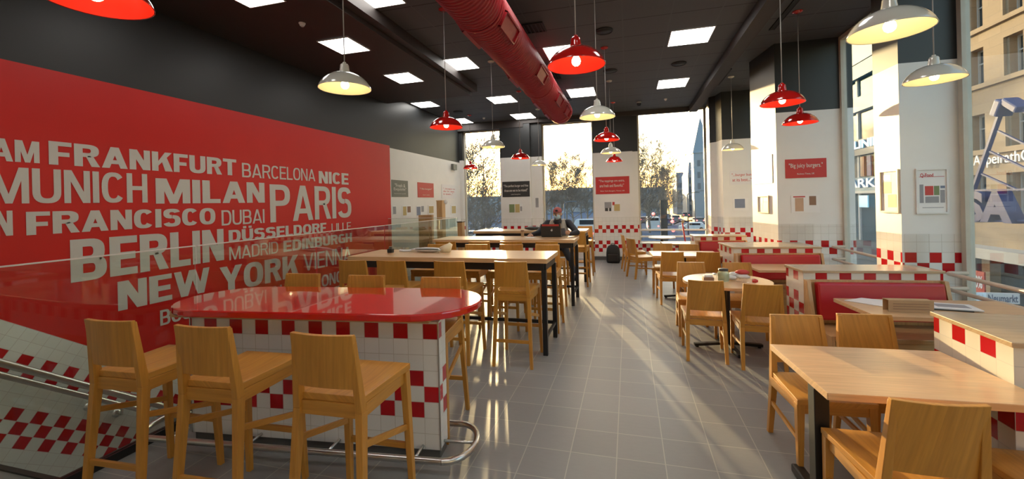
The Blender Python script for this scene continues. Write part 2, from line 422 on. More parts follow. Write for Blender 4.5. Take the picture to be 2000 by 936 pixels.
def ceil_mat():
    k = N('ceiling_tiles'); u, v, _ = k.sep(k.uv()); T = .62
    us = k.math('DIVIDE', k.math('SUBTRACT', u, -3.12), T); vs = k.math('DIVIDE', k.math('SUBTRACT', v, 6.52), T)
    fu, fv = k.math('FRACT', us), k.math('FRACT', vs)
    eu = k.math('MINIMUM', fu, k.math('SUBTRACT', 1.0, fu)); ev = k.math('MINIMUM', fv, k.math('SUBTRACT', 1.0, fv))
    g1 = k.math('LESS_THAN', ev, .014); g2 = k.math('LESS_THAN', eu, .014)
    ns = k.noise(k.uv(), 60.0, 2)
    c = k.mix(ns, (.066, .070, .078, 1), (.082, .087, .096, 1))
    c = k.mix(g1, c, (.008, .008, .009, 1)); c = k.mix(g2, c, (.085, .09, .1, 1))
    k.set(col=c, rough=.6); k.bump(ns, .15, .002); return k.m
M['floor'] = floor_mat(); M['ceil'] = ceil_mat()
M['wall'] = tiles('wall_end_paint_and_tiles', .1065, .0115, (2, 3, 4, 7, 8), u0=-.93, tiletop=1.19, split=3.0)
M['wallplain'] = tiles('wall_left_paint', .1065, .0115, (-99,), tiletop=-50, split=2.93)
M['stairtile'] = tiles('stair_wall_tiles', .095, -.477, (3, 4, 5, 8, 9), white=(.74, .76, .72, 1))
M['coltile'] = tiles('column_paint_and_tiles', .1065, .0115, (2, 3, 4, 7, 8), u0=.0, tiletop=1.22, split=3.0)
M['coltile3'] = tiles('column_paint_and_tiles_near', .105, .025, (2, 3, 4, 8, 9), u0=2.68, tiletop=1.26, split=3.0)
M['countertile'] = tiles('counter_tiles', .104, -.042, (3, 4, 5, 8), u0=.0)
M['boothtile'] = tiles('booth_tiles', .104, 0.0, (4, 5, 6, 8), u0=.0, white=(.74, .70, .62, 1))

b = MB()
box(b, -3.39, 3.35, -2.5, 12.2, -.3, 0, 'wall'); box(b, -5.0, -3.39, -2.5, 1.80, -.3, 0, 'wall'); box(b, -5.0, -3.39, 8.05, 12.2, -.3, 0, 'wall')
struct('floor', b, 'floor')
b = MB(); box(b, -5.2, 3.4, -2.5, 12.5, 4.1, 4.3, 'wall'); struct('ceiling', b, 'ceil')
b = MB(); box(b, -5.0, -3.06, -2.5, 8.15, 3.89, 4.099, 'wall'); struct('trim_1', b, 'soffit')      # lowered soffit on the left
b = MB(); box(b, -3.055, -2.93, -2.5, 8.15, 3.95, 4.099, 'wall'); struct('trim_2', b, 'soffit')
b = MB(); box(b, 1.60, 1.80, -2.5, 12.05, 3.95, 4.099, 'wall'); struct('trim_3', b, 'soffit')       # down-stand beam on the right
b = MB(); box(b, -5.2, -5.0, -2.5, 12.5, -4.2, 4.1, 'wall'); wl = struct('wall_left', b, 'wallplain')
# sheared tile field beside the stairs
b = MB(); zl = lambda y: .82-SLOPE*(y-Y0S)
pts = [(1.2, zl(1.2)), (6.8, zl(6.8)), (6.8, zl(6.8)-1.5), (1.2, -1.9)]
A = [b.verts.new((-4.999, y, z)) for y, z in pts]; B = [b.verts.new((-4.990, y, z)) for y, z in pts]
fs = [b.faces.new(A), b.faces.new(B[::-1])]+[b.faces.new((A[i], B[i], B[(i+1) % 4], A[(i+1) % 4])) for i in range(4)]
bmesh.ops.recalc_face_normals(b, faces=fs); lay = b.loops.layers.uv.active
for f in fs:
    for l in f.loops:
        y, z = l.vert.co.y-Y0S, l.vert.co.z
        l[lay].uv = (y*math.cos(TH)-z*math.sin(TH), y*math.sin(TH)+z*math.cos(TH))
o = obj('stair_tiles', b, 'stairtile', wl)
# stairs
b = MB()
for i in range(16):
    y = 1.80+i*.26; z = -.36-i*.187
    box(b, -4.98, -3.42, y, y+.27, z-.187, z, 'wall')
struct('stairs', b, 'floor')
b = MB(); box(b, -5.0, 14.0, 1.0, 8.4, -4.1, -4.0, 'wall'); struct('floor_below', b, 'skirting')
b = MB(); box(b, -3.42, -3.39, 1.8, 8.05, -4.0, -.01, 'wall'); struct('wall_stairwell', b, 'white')
# back of the room (behind the camera) and near left/right ends
b = MB(); box(b, -5.2, 3.4, -2.7, -2.5, -.3, 4.1, 'wall'); struct('wall_near', b, 'wallplain')
# end wall with three openings
YI, YG, YO = 12.05, 12.32, 12.45
b = MB()
box(b, -5.0, -4.90, YI+.1, YO, -.3, 4.1, 'wall')
box(b, -3.66, -2.74, YI, YO, -.3, 4.1, 'wall'); box(b, -2.74, -2.42, YI+.12, YO, -.3, 4.1, 'wall')
box(b, -.93, .14, YI, YO, -.3, 4.1, 'wall'); box(b, .14, .28, YI+.12, YO, -.3, 4.1, 'wall')
box(b, -4.90, -3.66, YI+.15, YO, -.3, .50, 'wall'); box(b, -2.42, -.93, YI+.15, YO, -.3, .50, 'wall'); box(b, .28, 2.03, YI+.15, YO, -.3, .45, 'wall')
box(b, -4.90, -3.66, YI+.1, YO, 3.90, 4.1, 'wall'); box(b, -2.42, -.93, YI+.1, YO, 3.96, 4.1, 'wall')
box(b, 2.03, 3.35, YI+.1, YO, -.3, 4.1, 'wall')
struct('wall_end', b, 'wall')
b = MB(); box(b, -2.93, 1.60, YI-.02, YI+.10, 3.98, 4.098, 'wall'); box(b, -5.0, -2.93, YI-.02, YI+.1, 3.88, 4.098, 'wall')
struct('trim_4', b, 'soffit')
def polywall(name, pts, mat, z0=0, z1=4.1):
    b = MB(); poly(b, pts, z0, z1)
    lay = b.loops.layers.uv.active
    for f in b.faces:
        f.normal_update(); n = f.normal
        if abs(n.z) > .7: continue
        t = Vector((-n.y, n.x, 0)); 
        if (t.x+t.y) < 0: t = -t
        base = None
        for l in f.loops:
            l[lay].uv = (l.vert.co.dot(t), l.vert.co.z)
    return struct(name, b, mat)
polywall('column_1', [(2.03, 12.14), (1.93, 11.15), (2.05, 11.02), (2.11, 10.67), (3.34, 10.67), (3.34, 12.14)], 'coltile')
polywall('column_2', [(2.29, 7.6), (2.16, 8.5), (3.34, 8.5), (3.34, 7.6)], 'coltile')
polywall('column_3', [(2.68, 5.2), (2.66, 5.62), (3.38, 5.62), (3.22, 5.22)], 'coltile3')
b = MB()
box(b, 3.12, 3.35, -2.5, 5.2, -.3, .22, 'wall'); box(b, 3.12, 3.35, 5.62, 7.6, -.3, .22, 'wall'); box(b, 3.12, 3.35, 8.5, 10.67, -.3, .5, 'wall')
box(b, 3.12, 3.35, -2.5, .4, .22, 4.1, 'wall')
struct('wall_right', b, 'white')
# windows ------------------------------------------------------------
def window(n, axis, c, a0, a1, z0, z1, fr=.05, mull=(), trans=(), depth=.07):
    """axis 'y': plane Y=c spanning X a0..a1 ; axis 'x': plane X=c spanning Y a0..a1"""
    def bx(b, p0, p1, q0, q1, d=depth):
        if axis == 'y': box(b, p0, p1, c-d/2, c+d/2, q0, q1, 'wall')
        else: box(b, c-d/2, c+d/2, p0, p1, q0, q1, 'wall')
    b = MB(); bx(b, a0+fr*.5, a1-fr*.5, z0+fr*.5, z1-fr*.5, .008)
    o = struct('window_%d' % n, b, 'glass')
    b = MB(); bx(b, a0, a0+fr, z0, z1); bx(b, a1-fr, a1, z0, z1); bx(b, a0+fr, a1-fr, z0, z0+fr); bx(b, a0+fr, a1-fr, z1-fr, z1)
    for q in mull: bx(b, q-fr*.35, q+fr*.35, z0+fr, z1-fr, depth*.9)
    for q in trans: bx(b, a0+fr, a1-fr, q-.02, q+.02, depth*.9)
    obj('window_frame', b, 'frame', o)
    return o
window(1, 'y', YG, -4.90, -3.66, .50, 3.90, .045)
window(2, 'y', YG, -2.42, -.93, .50, 3.96, .045)
window(3, 'y', YG, .28, 2.03, .45, 4.098, .045)
window(4, 'x', 3.2, 8.5, 10.67, .5, 4.09, .06)
window(5, 'x', 3.2, 5.62, 7.6, .22, 4.09, .06)
window(6, 'x', 3.2, .4, 5.2, .22, 4.09, .06)
for n, (x0, x1) in enumerate(((-4.90, -3.66), (-2.42, -.93), (.28, 2.03))):
    b = MB(); box(b, x0, x1, YI+.02, YG-.04, .50 if n < 2 else .45, .53 if n < 2 else .48, 'wall')
    struct('trim_%d' % (5+n), b, 'sill', bevel=.004)
# skirtings
b = MB(); box(b, -3.68, -2.72, YI-.015, YI, 0, .10); box(b, -.95, .16, YI-.015, YI, 0, .10); struct('baseboard_end', b, 'skirting')
b = MB(); box(b, -3.41, -3.36, .4, 8.07, 0, .055); box(b, -5.0, -3.36, 8.03, 8.08, 0, .055); struct('trim_8', b, 'black')
b = MB(); box(b, -5.0, -3.39, 1.765, 1.80, 0, .012); struct('trim_9', b, 'black')

# ceiling panels -----------------------------------------------------
def cpanel(x0, x1, y0, y1, z, label):
    t = thing('ceiling_panel_light', label, 'ceiling light', ((x0+x1)/2, (y0+y1)/2, z), 0, 'square ceiling light panels')
    hx, hy = (x1-x0)/2, (y1-y0)/2
    b = MB(); box(b, -hx+.012, hx-.012, -hy+.012, hy-.012, -.006, 0); obj('diffuser', b, 'panel', t)
    b = MB(); box(b, -hx, hx, -hy, -hy+.012, -.010, 0); box(b, -hx, hx, hy-.012, hy, -.010, 0); box(b, -hx, -hx+.012, -hy+.012, hy-.012, -.010, 0); box(b, hx-.012, hx, -hy+.012, hy-.012, -.010, 0)
    obj('panel_frame', b, 'white', t)
Z1, Z2 = 4.098, 3.888
order = ['nearest', 'second nearest', 'third nearest', 'farthest']
for i, (y0, y1) in enumerate(((3.93, 4.55), (6.52, 7.14), (9.18, 9.86), (11.2, 11.95))):
    cpanel(-3.10 if i else -3.09, -2.50, y0, y1, Z1, 'square lit ceiling panel, %s in the row just right of the lowered left soffit' % order[i])
for i, (y0, y1) in enumerate(((6.53, 7.16), (9.15, 9.92))):
    cpanel(-1.25, -.65, y0, y1, Z1, 'square lit ceiling panel beside the red duct, %s of that row' % ['nearer', 'farther'][i])
for i, (y0, y1) in enumerate(((6.50, 7.14), (9.12, 9.82))):
    cpanel(.65, 1.25, y0, y1, Z1, 'square lit ceiling panel in the rightmost row by the dark beam, %s of the two' % ['nearer', 'farther'][i])
for i, (y0, y1) in enumerate(((3.10, 3.72), (4.74, 5.26), (6.32, 6.88))):
    cpanel(-3.95, -3.47, y0, y1, Z2, 'square lit panel set in the lowered left soffit, %s to the camera' % ['nearest', 'middle one', 'farthest'][i] if i != 1 else 'square lit panel set in the lowered left soffit, middle one of three visible')
cpanel(-4.95, -4.42, 9.05, 9.60, Z1, 'small square lit ceiling panel beyond the end of the left soffit, nearer of two')
cpanel(-4.98, -4.42, 11.2, 11.95, Z1, 'small square lit ceiling panel near the left end window, farther of two')
for i, (x_, y_) in enumerate(((-2.80, 1.62), (-2.80, -1.0), (-.95, 3.90), (-.95, 1.30), (-.95, -1.3), (.95, 3.90), (.95, 1.30), (.95, -1.3))):  # unseen panels continuing the rows, added to light the foreground
    cpanel(x_-.31, x_+.31, y_-.31, y_+.31, Z1, 'square lit ceiling panel out of view, %s' % ['left row over the counter', 'left row behind the camera', 'duct row over the counter end', 'duct row above the camera', 'duct row behind the camera', 'right row before the round table', 'right row above the front table', 'right row behind the camera'][i])
cpanel(-3.95, -3.47, 1.2, 1.8, Z2, 'square lit panel of the lowered left soffit above the stair head, out of view')  # unseen soffit panel, added for the same foreground light
# bits on the ceiling
def ring_speaker(x, y, z, r, label):
    b = MB(); lathe(b, [(0, -.012), (r*.86, -.012), (r*.9, -.018), (r, -.014), (r, 0)], 28, (0, 0, 0))
    o = obj('ceiling_speaker', b, 'darkpaint'); o.location = (x, y, z); tag(o, label, 'speaker', 'round ceiling speakers')
ring_speaker(-.28, 6.18, Z1, .13, 'round dark ceiling speaker behind the nearest red pendant')
ring_speaker(-.27, 8.13, Z1, .13, 'round dark ceiling speaker right of the red canopy in the middle row')
ring_speaker(.93, 8.12, Z1, .13, 'round dark ceiling speaker between the two rightmost light panels')
ring_speaker(-4.27, 10.37, Z1, .13, 'round dark ceiling speaker far left above the left end window')
ring_speaker(-1.9, 8.4, Z1, .13, 'round dark ceiling speaker left of the red duct')
def vent(x, y, z, sx, sy, label, n=5):
    t = thing('ceiling_vent', label, 'vent', (x, y, z), 0, 'dark ceiling vents')
    b = MB(); box(b, -sx, sx, -sy, sy, -.004, 0); obj('backing', b, 'grille', t)
    b = MB(); box(b, -sx, -sx+.02, -sy, sy, -.016, -.004); box(b, sx-.02, sx, -sy, sy, -.016, -.004); box(b, -sx+.02, sx-.02, -sy, -sy+.02, -.016, -.004); box(b, -sx+.02, sx-.02, sy-.02, sy, -.016, -.004)
    obj('frame', b, 'darkpaint', t)
    for i in range(n):
        b = MB(); x_ = -sx+.02+(2*sx-.04)*(i+.5)/n; box(b, x_-.008, x_+.008, -sy+.02, sy-.02, -.014, -.004); obj('slat', b, 'darkpaint', t)
vent(-1.22, 5.75, Z1, .16, .16, 'square slatted dark vent right of the red duct, nearest one')
q = PZ(1078, 148, Z1); vent(q.x, q.y, Z1, .16, .2, 'square slatted dark vent right of the red duct before the middle light panel')
vent(-1.38, 10.05, Z1, .13, .13, 'small dark vent beside the far end of the red duct')
for i, (y0, y1, l) in enumerate(((5.2, 6.92, 'black linear slot diffuser beside the right beam, nearer one'), (8.77, 9.95, 'black linear slot diffuser beside the right beam, farther one'))):
    b = MB(); xa = 2.06 if i == 0 else 1.90
    box(b, xa-.03, xa+.03, y0, y1, -.012, 0); box(b, xa-.036, xa-.03, y0, y1, -.016, 0); box(b, xa+.03, xa+.036, y0, y1, -.016, 0)
    o = obj('slot_diffuser', b, 'grille'); o.location = (0, 0, Z1); tag(o, l, 'vent')
def sprinkler(x, y, z, label, name='smoke_detector', r=.035, cat='detector', mat='white'):
    b = MB(); lathe(b, [(0, -.045), (r*.5, -.043), (r*.8, -.03), (r, -.012), (r*1.1, -.01), (r*1.1, 0)], 16)
    o = obj(name, b, mat); o.location = (x, y, z); tag(o, label, cat)
q = PZ(590, 45, Z2); sprinkler(q.x, q.y, Z2, 'small pale detector on the lowered left soffit')
sprinkler(.93, 10.89, Z1, 'small white detector on the ceiling before the right end window')
sprinkler(-3.91, 11.39, Z1, 'small white detector on the far left ceiling by the left end window')
t = thing('security_camera', 'dark dome security camera on the ceiling before the right end window', 'camera', (.31, 11.0, Z1))
b = MB(); lathe(b, [(0, -.03), (.06, -.03), (.062, 0)], 20); obj('base', b, 'white', t)
b = MB(); lathe(b, [(0, -.105), (.03, -.095), (.05, -.065), (.055, -.03)], 20); obj('dome', b, 'black', t)

# mural --------------------------------------------------------------
b = MB(); XW = -4.988
out = [(-2.4, 2.975), (8.18, 2.975), (8.18, -3.9), (6.7, -3.3), (6.7, zl(6.7)), (1.2, zl(1.2)), (-2.4, zl(1.2))]
A = [b.verts.new((-4.999, y, z)) for y, z in out]; B = [b.verts.new((-4.994, y, z)) for y, z in out]; n = len(out)
fs = [b.faces.new(A), b.faces.new(B[::-1])]+[b.faces.new((A[i], B[i], B[(i+1) % n], A[(i+1) % n])) for i in range(n)]
bmesh.ops.recalc_face_normals(b, faces=fs)
mural = obj('wall_mural', b, 'mural'); tag(mural, 'large red wall mural of city names in white capitals on the left wall', 'mural')
XL = -4.993
def word(s, tl, bl, tr, heavy=2):
    """tl/bl: top and bottom of the first letter, tr: top right corner, photo pixels read on the wall plane"""
    p, q, r = PX(*tl, XL), PX(*bl, XL), PX(*tr, XL)
    capitals(s, (XL, p.y, q.z), Vector((0, 1, 0)), Vector((0, 0, 1)), r.y-p.y, p.z-q.z, heavy, mural, 'vinyl')
word('FRANKFURT', (94, 275), (94, 321), (461, 316))
word('AM', (-22, 268), (-22, 313), (76, 272))
word('BARCELONA', (472, 318), (472, 346), (615, 332), 0)
word('NICE', (622, 334), (622, 358), (680, 338))
word('MUNICH', (-28, 324), (-28, 398), (287, 347), 1)
word('MILAN', (303, 348), (303, 398), (516, 358))
word('PARIS', (526, 360), (526, 435), (685, 364), 1)
word('FRANCISCO', (50, 414), (50, 460), (420, 410))
word('SAN', (-110, 414), (-110, 468), (24, 415))
word('DUBAI', (432, 411), (432, 441), (516, 409), 0)
word('BERLIN', (136, 469), (137, 553), (436, 448))
word('DÜSSELDORF', (446, 450), (446, 474), (637, 438))
word('LILLE', (647, 437), (647, 453), (685, 433), 0)
word('MADRID', (447, 483), (447, 509), (543, 473), 0)
word('EDINBURGH', (553, 471), (553, 493), (687, 456))
word('NEW', (229, 551), (231, 608), (409, 527))
word('YORK', (429, 523), (430, 575), (582, 499))
word('VIENNA', (592, 497), (592, 531), (686, 480), 0)
word('BOSTON', (312, 607), (313, 637), (430, 585), 1)
word('LONDON', (440, 583), (441, 610), (550, 563), 0)
word('HONG', (549, 566), (550, 588), (606, 545), 1)
word('KONG', (612, 542), (613, 566), (668, 524), 1)
word('MANCHESTER', (556, 590), (557, 606), (668, 556), 0)

# balustrade ---------------------------------------------------------
bal = thing('glass_balustrade', 'frameless clear glass balustrade along the stairwell under the red mural', 'balustrade', (-3.385, 0, 0))
for y0, y1 in ((.5, 1.25), (1.26, 2.61), (2.62, 3.98), (3.99, 5.36), (5.37, 6.77), (6.78, 8.05)):
    b = MB(); box(b, -.008, .008, y0+.006, y1-.006, .055, 1.385); obj('glass_panel', b, 'balu', bal, .002)
    b = MB(); box(b, -.010, .010, y0+.006, y1-.006, 1.386, 1.394); obj('polished_edge', b, 'sill', bal)
bal = thing('glass_balustrade', 'short glass balustrade closing the far end of the stairwell', 'balustrade', (-4.2, 8.055, 0))
b = MB(); box(b, -.79, .79, -.008, .008, .055, 1.385); obj('glass_panel', b, 'balu', bal, .002)
b = MB(); box(b, -.79, .79, -.010, .010, 1.386, 1.394); obj('polished_edge', b, 'sill', bal)
# stair handrails
hr = thing('stair_handrail', 'double stainless steel handrail on the tiled stair wall', 'handrail', (0, 0, 0))
def zr(y, o=0): return .46+o-.765*(y-2.21)
for oz, xo, r in ((0, -4.90, .029), (-.10, -4.88, .024)):
    b = MB(); tube(b, [(xo, y, zr(y, oz)) for y in (.9, 1.5, 2.5, 3.5, 4.5, 5.6)], r, 12); obj('rail', b, 'steel', hr, smooth=False)
for y in (1.6, 2.78, 3.0, 4.3):
    b = MB(); z = zr(y, -.19)
    tube(b, [(-4.992, y, z), (-4.90, y, z), (-4.89, y, zr(y, -.10))], .011, 8)
    lathe(b, [(0, 0), (.001, 0)], 8)
    obj('bracket', b, 'steel', hr)
    b = MB(); lathe(b, [(0, .0), (.035, .0), (.035, .03), (0, .03)], 18); o = obj('rosette', b, 'steel', hr); o.rotation_euler = (0, PI/2, 0); o.location = (-4.992, y, z)

# ================================================================== DUCT
DX, DZ, DR = -1.41, 3.66, .252
duct = thing('red_air_duct', 'big red spiral air duct hanging below the ceiling down the middle of the room', 'duct', (DX, 0, DZ))
b = MB(); prof = []
y = -2.4
while y < 9.33:
    prof += [(DR, y), (DR, y+.038), (DR+.011, y+.043), (DR+.011, y+.053), (DR, y+.058)]; y += .058
seg = 48; rings = [[b.verts.new((r*math.cos(2*PI*j/seg), yy, r*math.sin(2*PI*j/seg))) for j in range(seg)] for r, yy in prof[::1]]
for i in range(len(rings)-1):
    for j in range(seg):
        if (i+1) % 5 == 0: continue
        f = b.faces.new((rings[i][j], rings[i+1][j], rings[i+1][(j+1) % seg], rings[i][(j+1) % seg])); f.smooth = True
bmesh.ops.remove_doubles(b, verts=b.verts, dist=1e-4)
for e in b.edges:
    if abs(e.verts[0].co.y-e.verts[1].co.y) < 1e-5: e.smooth = False
obj('tube', b, 'duct', duct)
b = MB(); lathe(b, [(0, .045), (.2, .04), (DR, .01), (DR+.012, .0), (DR+.012, -.06)], 36); o = obj('end_cap', b, 'duct', duct); o.rotation_euler = (-PI/2, 0, 0); o.location = (0, 9.34, 0)
for y in (.6, 2.3, 4.35, 6.1, 7.75, 8.8):
    for a in (math.radians(-28), math.radians(208)):
        b = MB(); L_, W_ = .26, .085
        box(b, DR-.01, DR+.030, -L_, L_, -W_, -W_+.014); box(b, DR-.01, DR+.030, -L_, L_, W_-.014, W_); box(b, DR-.01, DR+.030, -L_, -L_+.014, -W_, W_); box(b, DR-.01, DR+.030, L_-.014, L_, -W_, W_)
        box(b, DR-.01, DR+.010, -L_+.014, L_-.014, -W_+.014, W_-.014)
        o = obj('air_grille', b, 'duct', duct); o.location = (0, y, 0); o.rotation_euler = (0, -a, 0)
for y in (1.2, 4.0, 6.9, 9.0):
    b = MB(); tube(b, [((DR+.012)*math.cos(t_*PI/18), y, (DR+.012)*math.sin(t_*PI/18)) for t_ in range(37)], .012, 6, cap=False); obj('clamp_ring', b, 'duct', duct)
    b = MB(); tube(b, [(0, y, DR), (0, y, 4.098-DZ)], .006, 6); obj('hanger', b, 'steel', duct)

# ================================================================== PENDANTS
def make_pendant(red):
    t = thing('pendant_lamp', 'pendant', 'pendant lamp', (0, 0, 0))
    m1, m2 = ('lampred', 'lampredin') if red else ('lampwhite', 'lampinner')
    cz = 4.098-2.63
    b = MB(); lathe(b, [(0, cz-.03), (.02, cz-.03), (.055, cz-.018), (.062, cz-.004), (.062, cz), (0, cz)], 24); obj('canopy', b, m1, t)
    b = MB(); tube(b, [(0, 0, .20), (0, 0, cz-.03)], .0045, 8); obj('cord', b, 'cord', t)
    b = MB(); lathe(b, [(0, .215), (.012, .213), (.016, .20), (.028, .196), (.034, .185), (.036, .16), (.044, .118), (.046, .112)], 24); obj('socket_cap', b, m1, t)
    b = MB(); lathe(b, [(.040, .125), (.062, .118), (.085, .112), (.118, .098), (.150, .074), (.176, .046), (.193, .018), (.200, .0), (.2035, -.003), (.203, .001), (.196, .020), (.179, .049), (.152, .0785), (.119, .1025), (.085, .1165), (.062, .1225), (.040, .129)], 40)
    sh = obj('lamp_shade', b, m1, t)
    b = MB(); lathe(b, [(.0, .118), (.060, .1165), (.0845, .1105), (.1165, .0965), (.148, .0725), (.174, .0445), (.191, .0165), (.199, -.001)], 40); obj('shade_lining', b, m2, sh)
    b = MB(); lathe(b, [(0, -.004), (.014, -.001), (.026, .010), (.031, .026), (.028, .044), (.018, .062), (.014, .085), (.014, .115), (0, .115)], 20); obj('bulb', b, 'bulb', t)
    return t
PR, PW = make_pendant(True), make_pendant(False); used = {True: False, False: False}
pend = [(0, -2.18, 2.93, 2.63, 'white enamel pendant lamp nearest the red mural, large, before the dark upper wall'),
 (1, -2.16, 4.85, 2.63, 'red pendant lamp between the left soffit end and the red duct'),
 (0, -2.21, 6.89, 2.63, 'white pendant lamp hanging before the left end window'),
 (1, -2.25, 8.94, 2.63, 'red pendant lamp above the black quote sign on the left pier'),
 (0, -2.23, 10.85, 2.63, 'small white pendant lamp just right of the left pier'),
 (1, -4.16, 10.9, 2.63, 'small red pendant lamp low before the left end window'),
 (1, -.33, 2.98, 2.63, 'large red pendant lamp in front at the top centre, lit bulb showing'),
 (0, -.32, 4.92, 2.63, 'white pendant lamp in the middle row hanging just below the big red one'),
 (1, -.31, 6.87, 2.63, 'red pendant lamp in the middle row, nearer red one over the middle pier'),
 (0, -.32, 8.82, 2.63, 'white pendant lamp over the middle pier between two red ones'),
 (1, -.31, 10.8, 2.63, 'small red pendant lamp, farthest of the middle row over the middle pier'),
 (0, 1.50, 2.98, 2.63, 'largest cream pendant lamp at the top right corner over the booths'),
 (0, 2.52, 4.40, 2.63, 'cream pendant lamp hanging before the right column with the framed newspaper'),
 (1, 1.55, 4.93, 2.63, 'red pendant lamp left of the sunlit column, larger of the two there'),
 (1, 2.2, 6.36, 2.63, 'red pendant lamp above the Big juicy burgers sign'),
 (0, 2.05, 9.38, 2.63, 'white pendant lamp before the far white column at the right'),
 (1, -2.27, 1.33, 2.63, 'red pendant lamp cut off by the top left edge of the view')]
for red, x, y, z, lab in pend:
    red = bool(red); o = inst(PR if red else PW, used[red], (x, y, z), random.uniform(0, 6), lab, 'enamel pendant lamps in rows'); used[red] = True

# ================================================================== SEATS
def curved_panel(b, w, z0, z1, y0, y1, th, bow=.012, n=8):
    """back panel: y0 at z0, y1 at z1, bowed backwards in plan"""
    rows = []
    for z, yy in ((z0, y0), (z1, y1)):
        for s in (0, 1):
            rows.append([b.verts.new((w*(-1+2*i/n), yy+(th if s else 0)-bow*(1-(-1+2*i/n)**2), z-(.004*(1-(-1+2*i/n)**2) if z == z1 else 0))) for i in range(n+1)])
    fs = []
    A0, A1, B0, B1 = rows
    for i in range(n):
        fs += [b.faces.new((A0[i], A0[i+1], B0[i+1], B0[i])), b.faces.new((A1[i+1], A1[i], B1[i], B1[i+1])), b.faces.new((A0[i+1], A0[i], A1[i], A1[i+1])), b.faces.new((B0[i], B0[i+1], B1[i+1], B1[i]))]
    fs += [b.faces.new((A0[0], B0[0], B1[0], A1[0])), b.faces.new((A0[n], A1[n], B1[n], B0[n]))]
    bmesh.ops.recalc_face_normals(b, faces=fs)
    for f in fs: uvface(b, f, 'z', (random.random()*0, 0))
def seat_plank(b, wr, wf, yr, yf, z0, z1, dish=.008, n=8):
    A, B = [], []
    for j in range(n+1):
        t_ = j/n; y = yr+(yf-yr)*t_; w_ = wr+(wf-wr)*t_
        A.append([b.verts.new((w_*(-1+2*i/n), y, z0)) for i in range(n+1)])
        B.append([b.verts.new((w_*(-1+2*i/n), y, z1-dish*math.sin(PI*min(1, t_*1.15))*(1-(-1+2*i/n)**4))) for i in range(n+1)])
    fs = []
    for j in range(n):
        for i in range(n):
            fs.append(b.faces.new((B[j][i], B[j][i+1], B[j+1][i+1], B[j+1][i]))); fs[-1].smooth = True
            fs.append(b.faces.new((A[j][i], A[j+1][i], A[j+1][i+1], A[j][i+1])))
    for i in range(n):
        fs.append(b.faces.new((A[0][i], A[0][i+1], B[0][i+1], B[0][i]))); fs.append(b.faces.new((A[n][i+1], A[n][i], B[n][i], B[n][i+1])))
        fs.append(b.faces.new((A[i+1][0], A[i][0], B[i][0], B[i+1][0]))); fs.append(b.faces.new((A[i][n], A[i+1][n], B[i+1][n], B[i][n])))
    for f in fs: f.normal_update(); uvface(b, f, 'y')
def make_stool():
    t = thing('bar_stool', 'stool', 'bar stool')
    b = MB(); seat_plank(b, .185, .205, -.205, .235, .735, .770); obj('seat', b, 'oak', t, .004)
    b = MB(); curved_panel(b, .170, .815, 1.080, -.232, -.262, .024); obj('backrest', b, 'oak', t, .003)
    for s in (-1, 1):
        b = MB(); beam(b, (s*.200, -.262, 0), (s*.172, -.205, .70), .015, .019, .016, .024)
        beam(b, (s*.172, -.205, .70), (s*.156, -.243, 1.070), .019, .012, .024, .014); obj('leg', b, 'oak', t, .003)
        b = MB(); beam(b, (s*.205, .232, 0), (s*.186, .200, .735), .015, .021, .015, .023); obj('leg', b, 'oak', t, .003)
    b = MB(); cbox(b, (0, -.203, .700), (.31, .022, .068), 'x'); cbox(b, (0, .205, .703), (.34, .022, .062), 'x')
    for s in (-1, 1): cbox(b, (s*.180, 0, .703), (.022, .38, .062), 'y')
    obj('apron', b, 'oak', t, .003)
    for s in (-1, 1):
        b = MB(); bar(b, (s*.178, -.218, .545), (s*.190, .212, .415), .016, .032, 'y'); obj('stretcher', b, 'oak', t, .002)
    b = MB(); bar(b, (-.19, -.241, .262), (.19, -.241, .262), .018, .032, 'x'); obj('stretcher', b, 'oak', t, .002)
    b = MB(); bar(b, (-.196, .222, .300), (.196, .222, .300), .018, .034, 'x'); obj('footrest', b, 'oak', t, .002)
    return t
def make_chair():
    t = thing('dining_chair', 'chair', 'chair')
    b = MB(); seat_plank(b, .185, .215, -.205, .235, .425, .455); obj('seat', b, 'oak', t, .004)
    b = MB(); curved_panel(b, .166, .520, .840, -.222, -.275, .024, .016); obj('backrest', b, 'oak', t, .003)
    for s in (-1, 1):
        b = MB(); beam(b, (s*.183, -.265, 0), (s*.174, -.205, .40), .016, .020, .016, .024)
        beam(b, (s*.174, -.205, .40), (s*.152, -.258, .830), .020, .013, .024, .014); obj('leg', b, 'oak', t, .003)
        b = MB(); beam(b, (s*.200, .215, 0), (s*.192, .205, .425), .014, .022, .014, .022); obj('leg', b, 'oak', t, .003)
    b = MB(); cbox(b, (0, -.205, .392), (.33, .022, .060), 'x'); cbox(b, (0, .208, .395), (.36, .022, .056), 'x')
    for s in (-1, 1): cbox(b, (s*.188, 0, .395), (.022, .38, .056), 'y')
    obj('apron', b, 'oak', t, .003)
    for s in (-1, 1):
        b = MB(); bar(b, (s*.182, -.235, .235), (s*.195, .208, .200), .016, .028, 'y'); obj('stretcher', b, 'oak', t, .002)
    return t
STOOL, CHAIR = make_stool(), make_chair(); us = [False, False]
D = math.radians
def stool(x, yr, rot, label, group):
    """x = centre, yr = rear foot line; rot 0 faces +Y"""
    a = rot; o = inst(STOOL, us[0], (x-math.sin(a)*.262, yr+math.cos(a)*.262, 0), a, label, group); us[0] = True
def chair(x, yr, rot, label, group):
    a = rot; o = inst(CHAIR, us[1], (x-math.sin(a)*.265, yr+math.cos(a)*.265, 0), a, label, group); us[1] = True
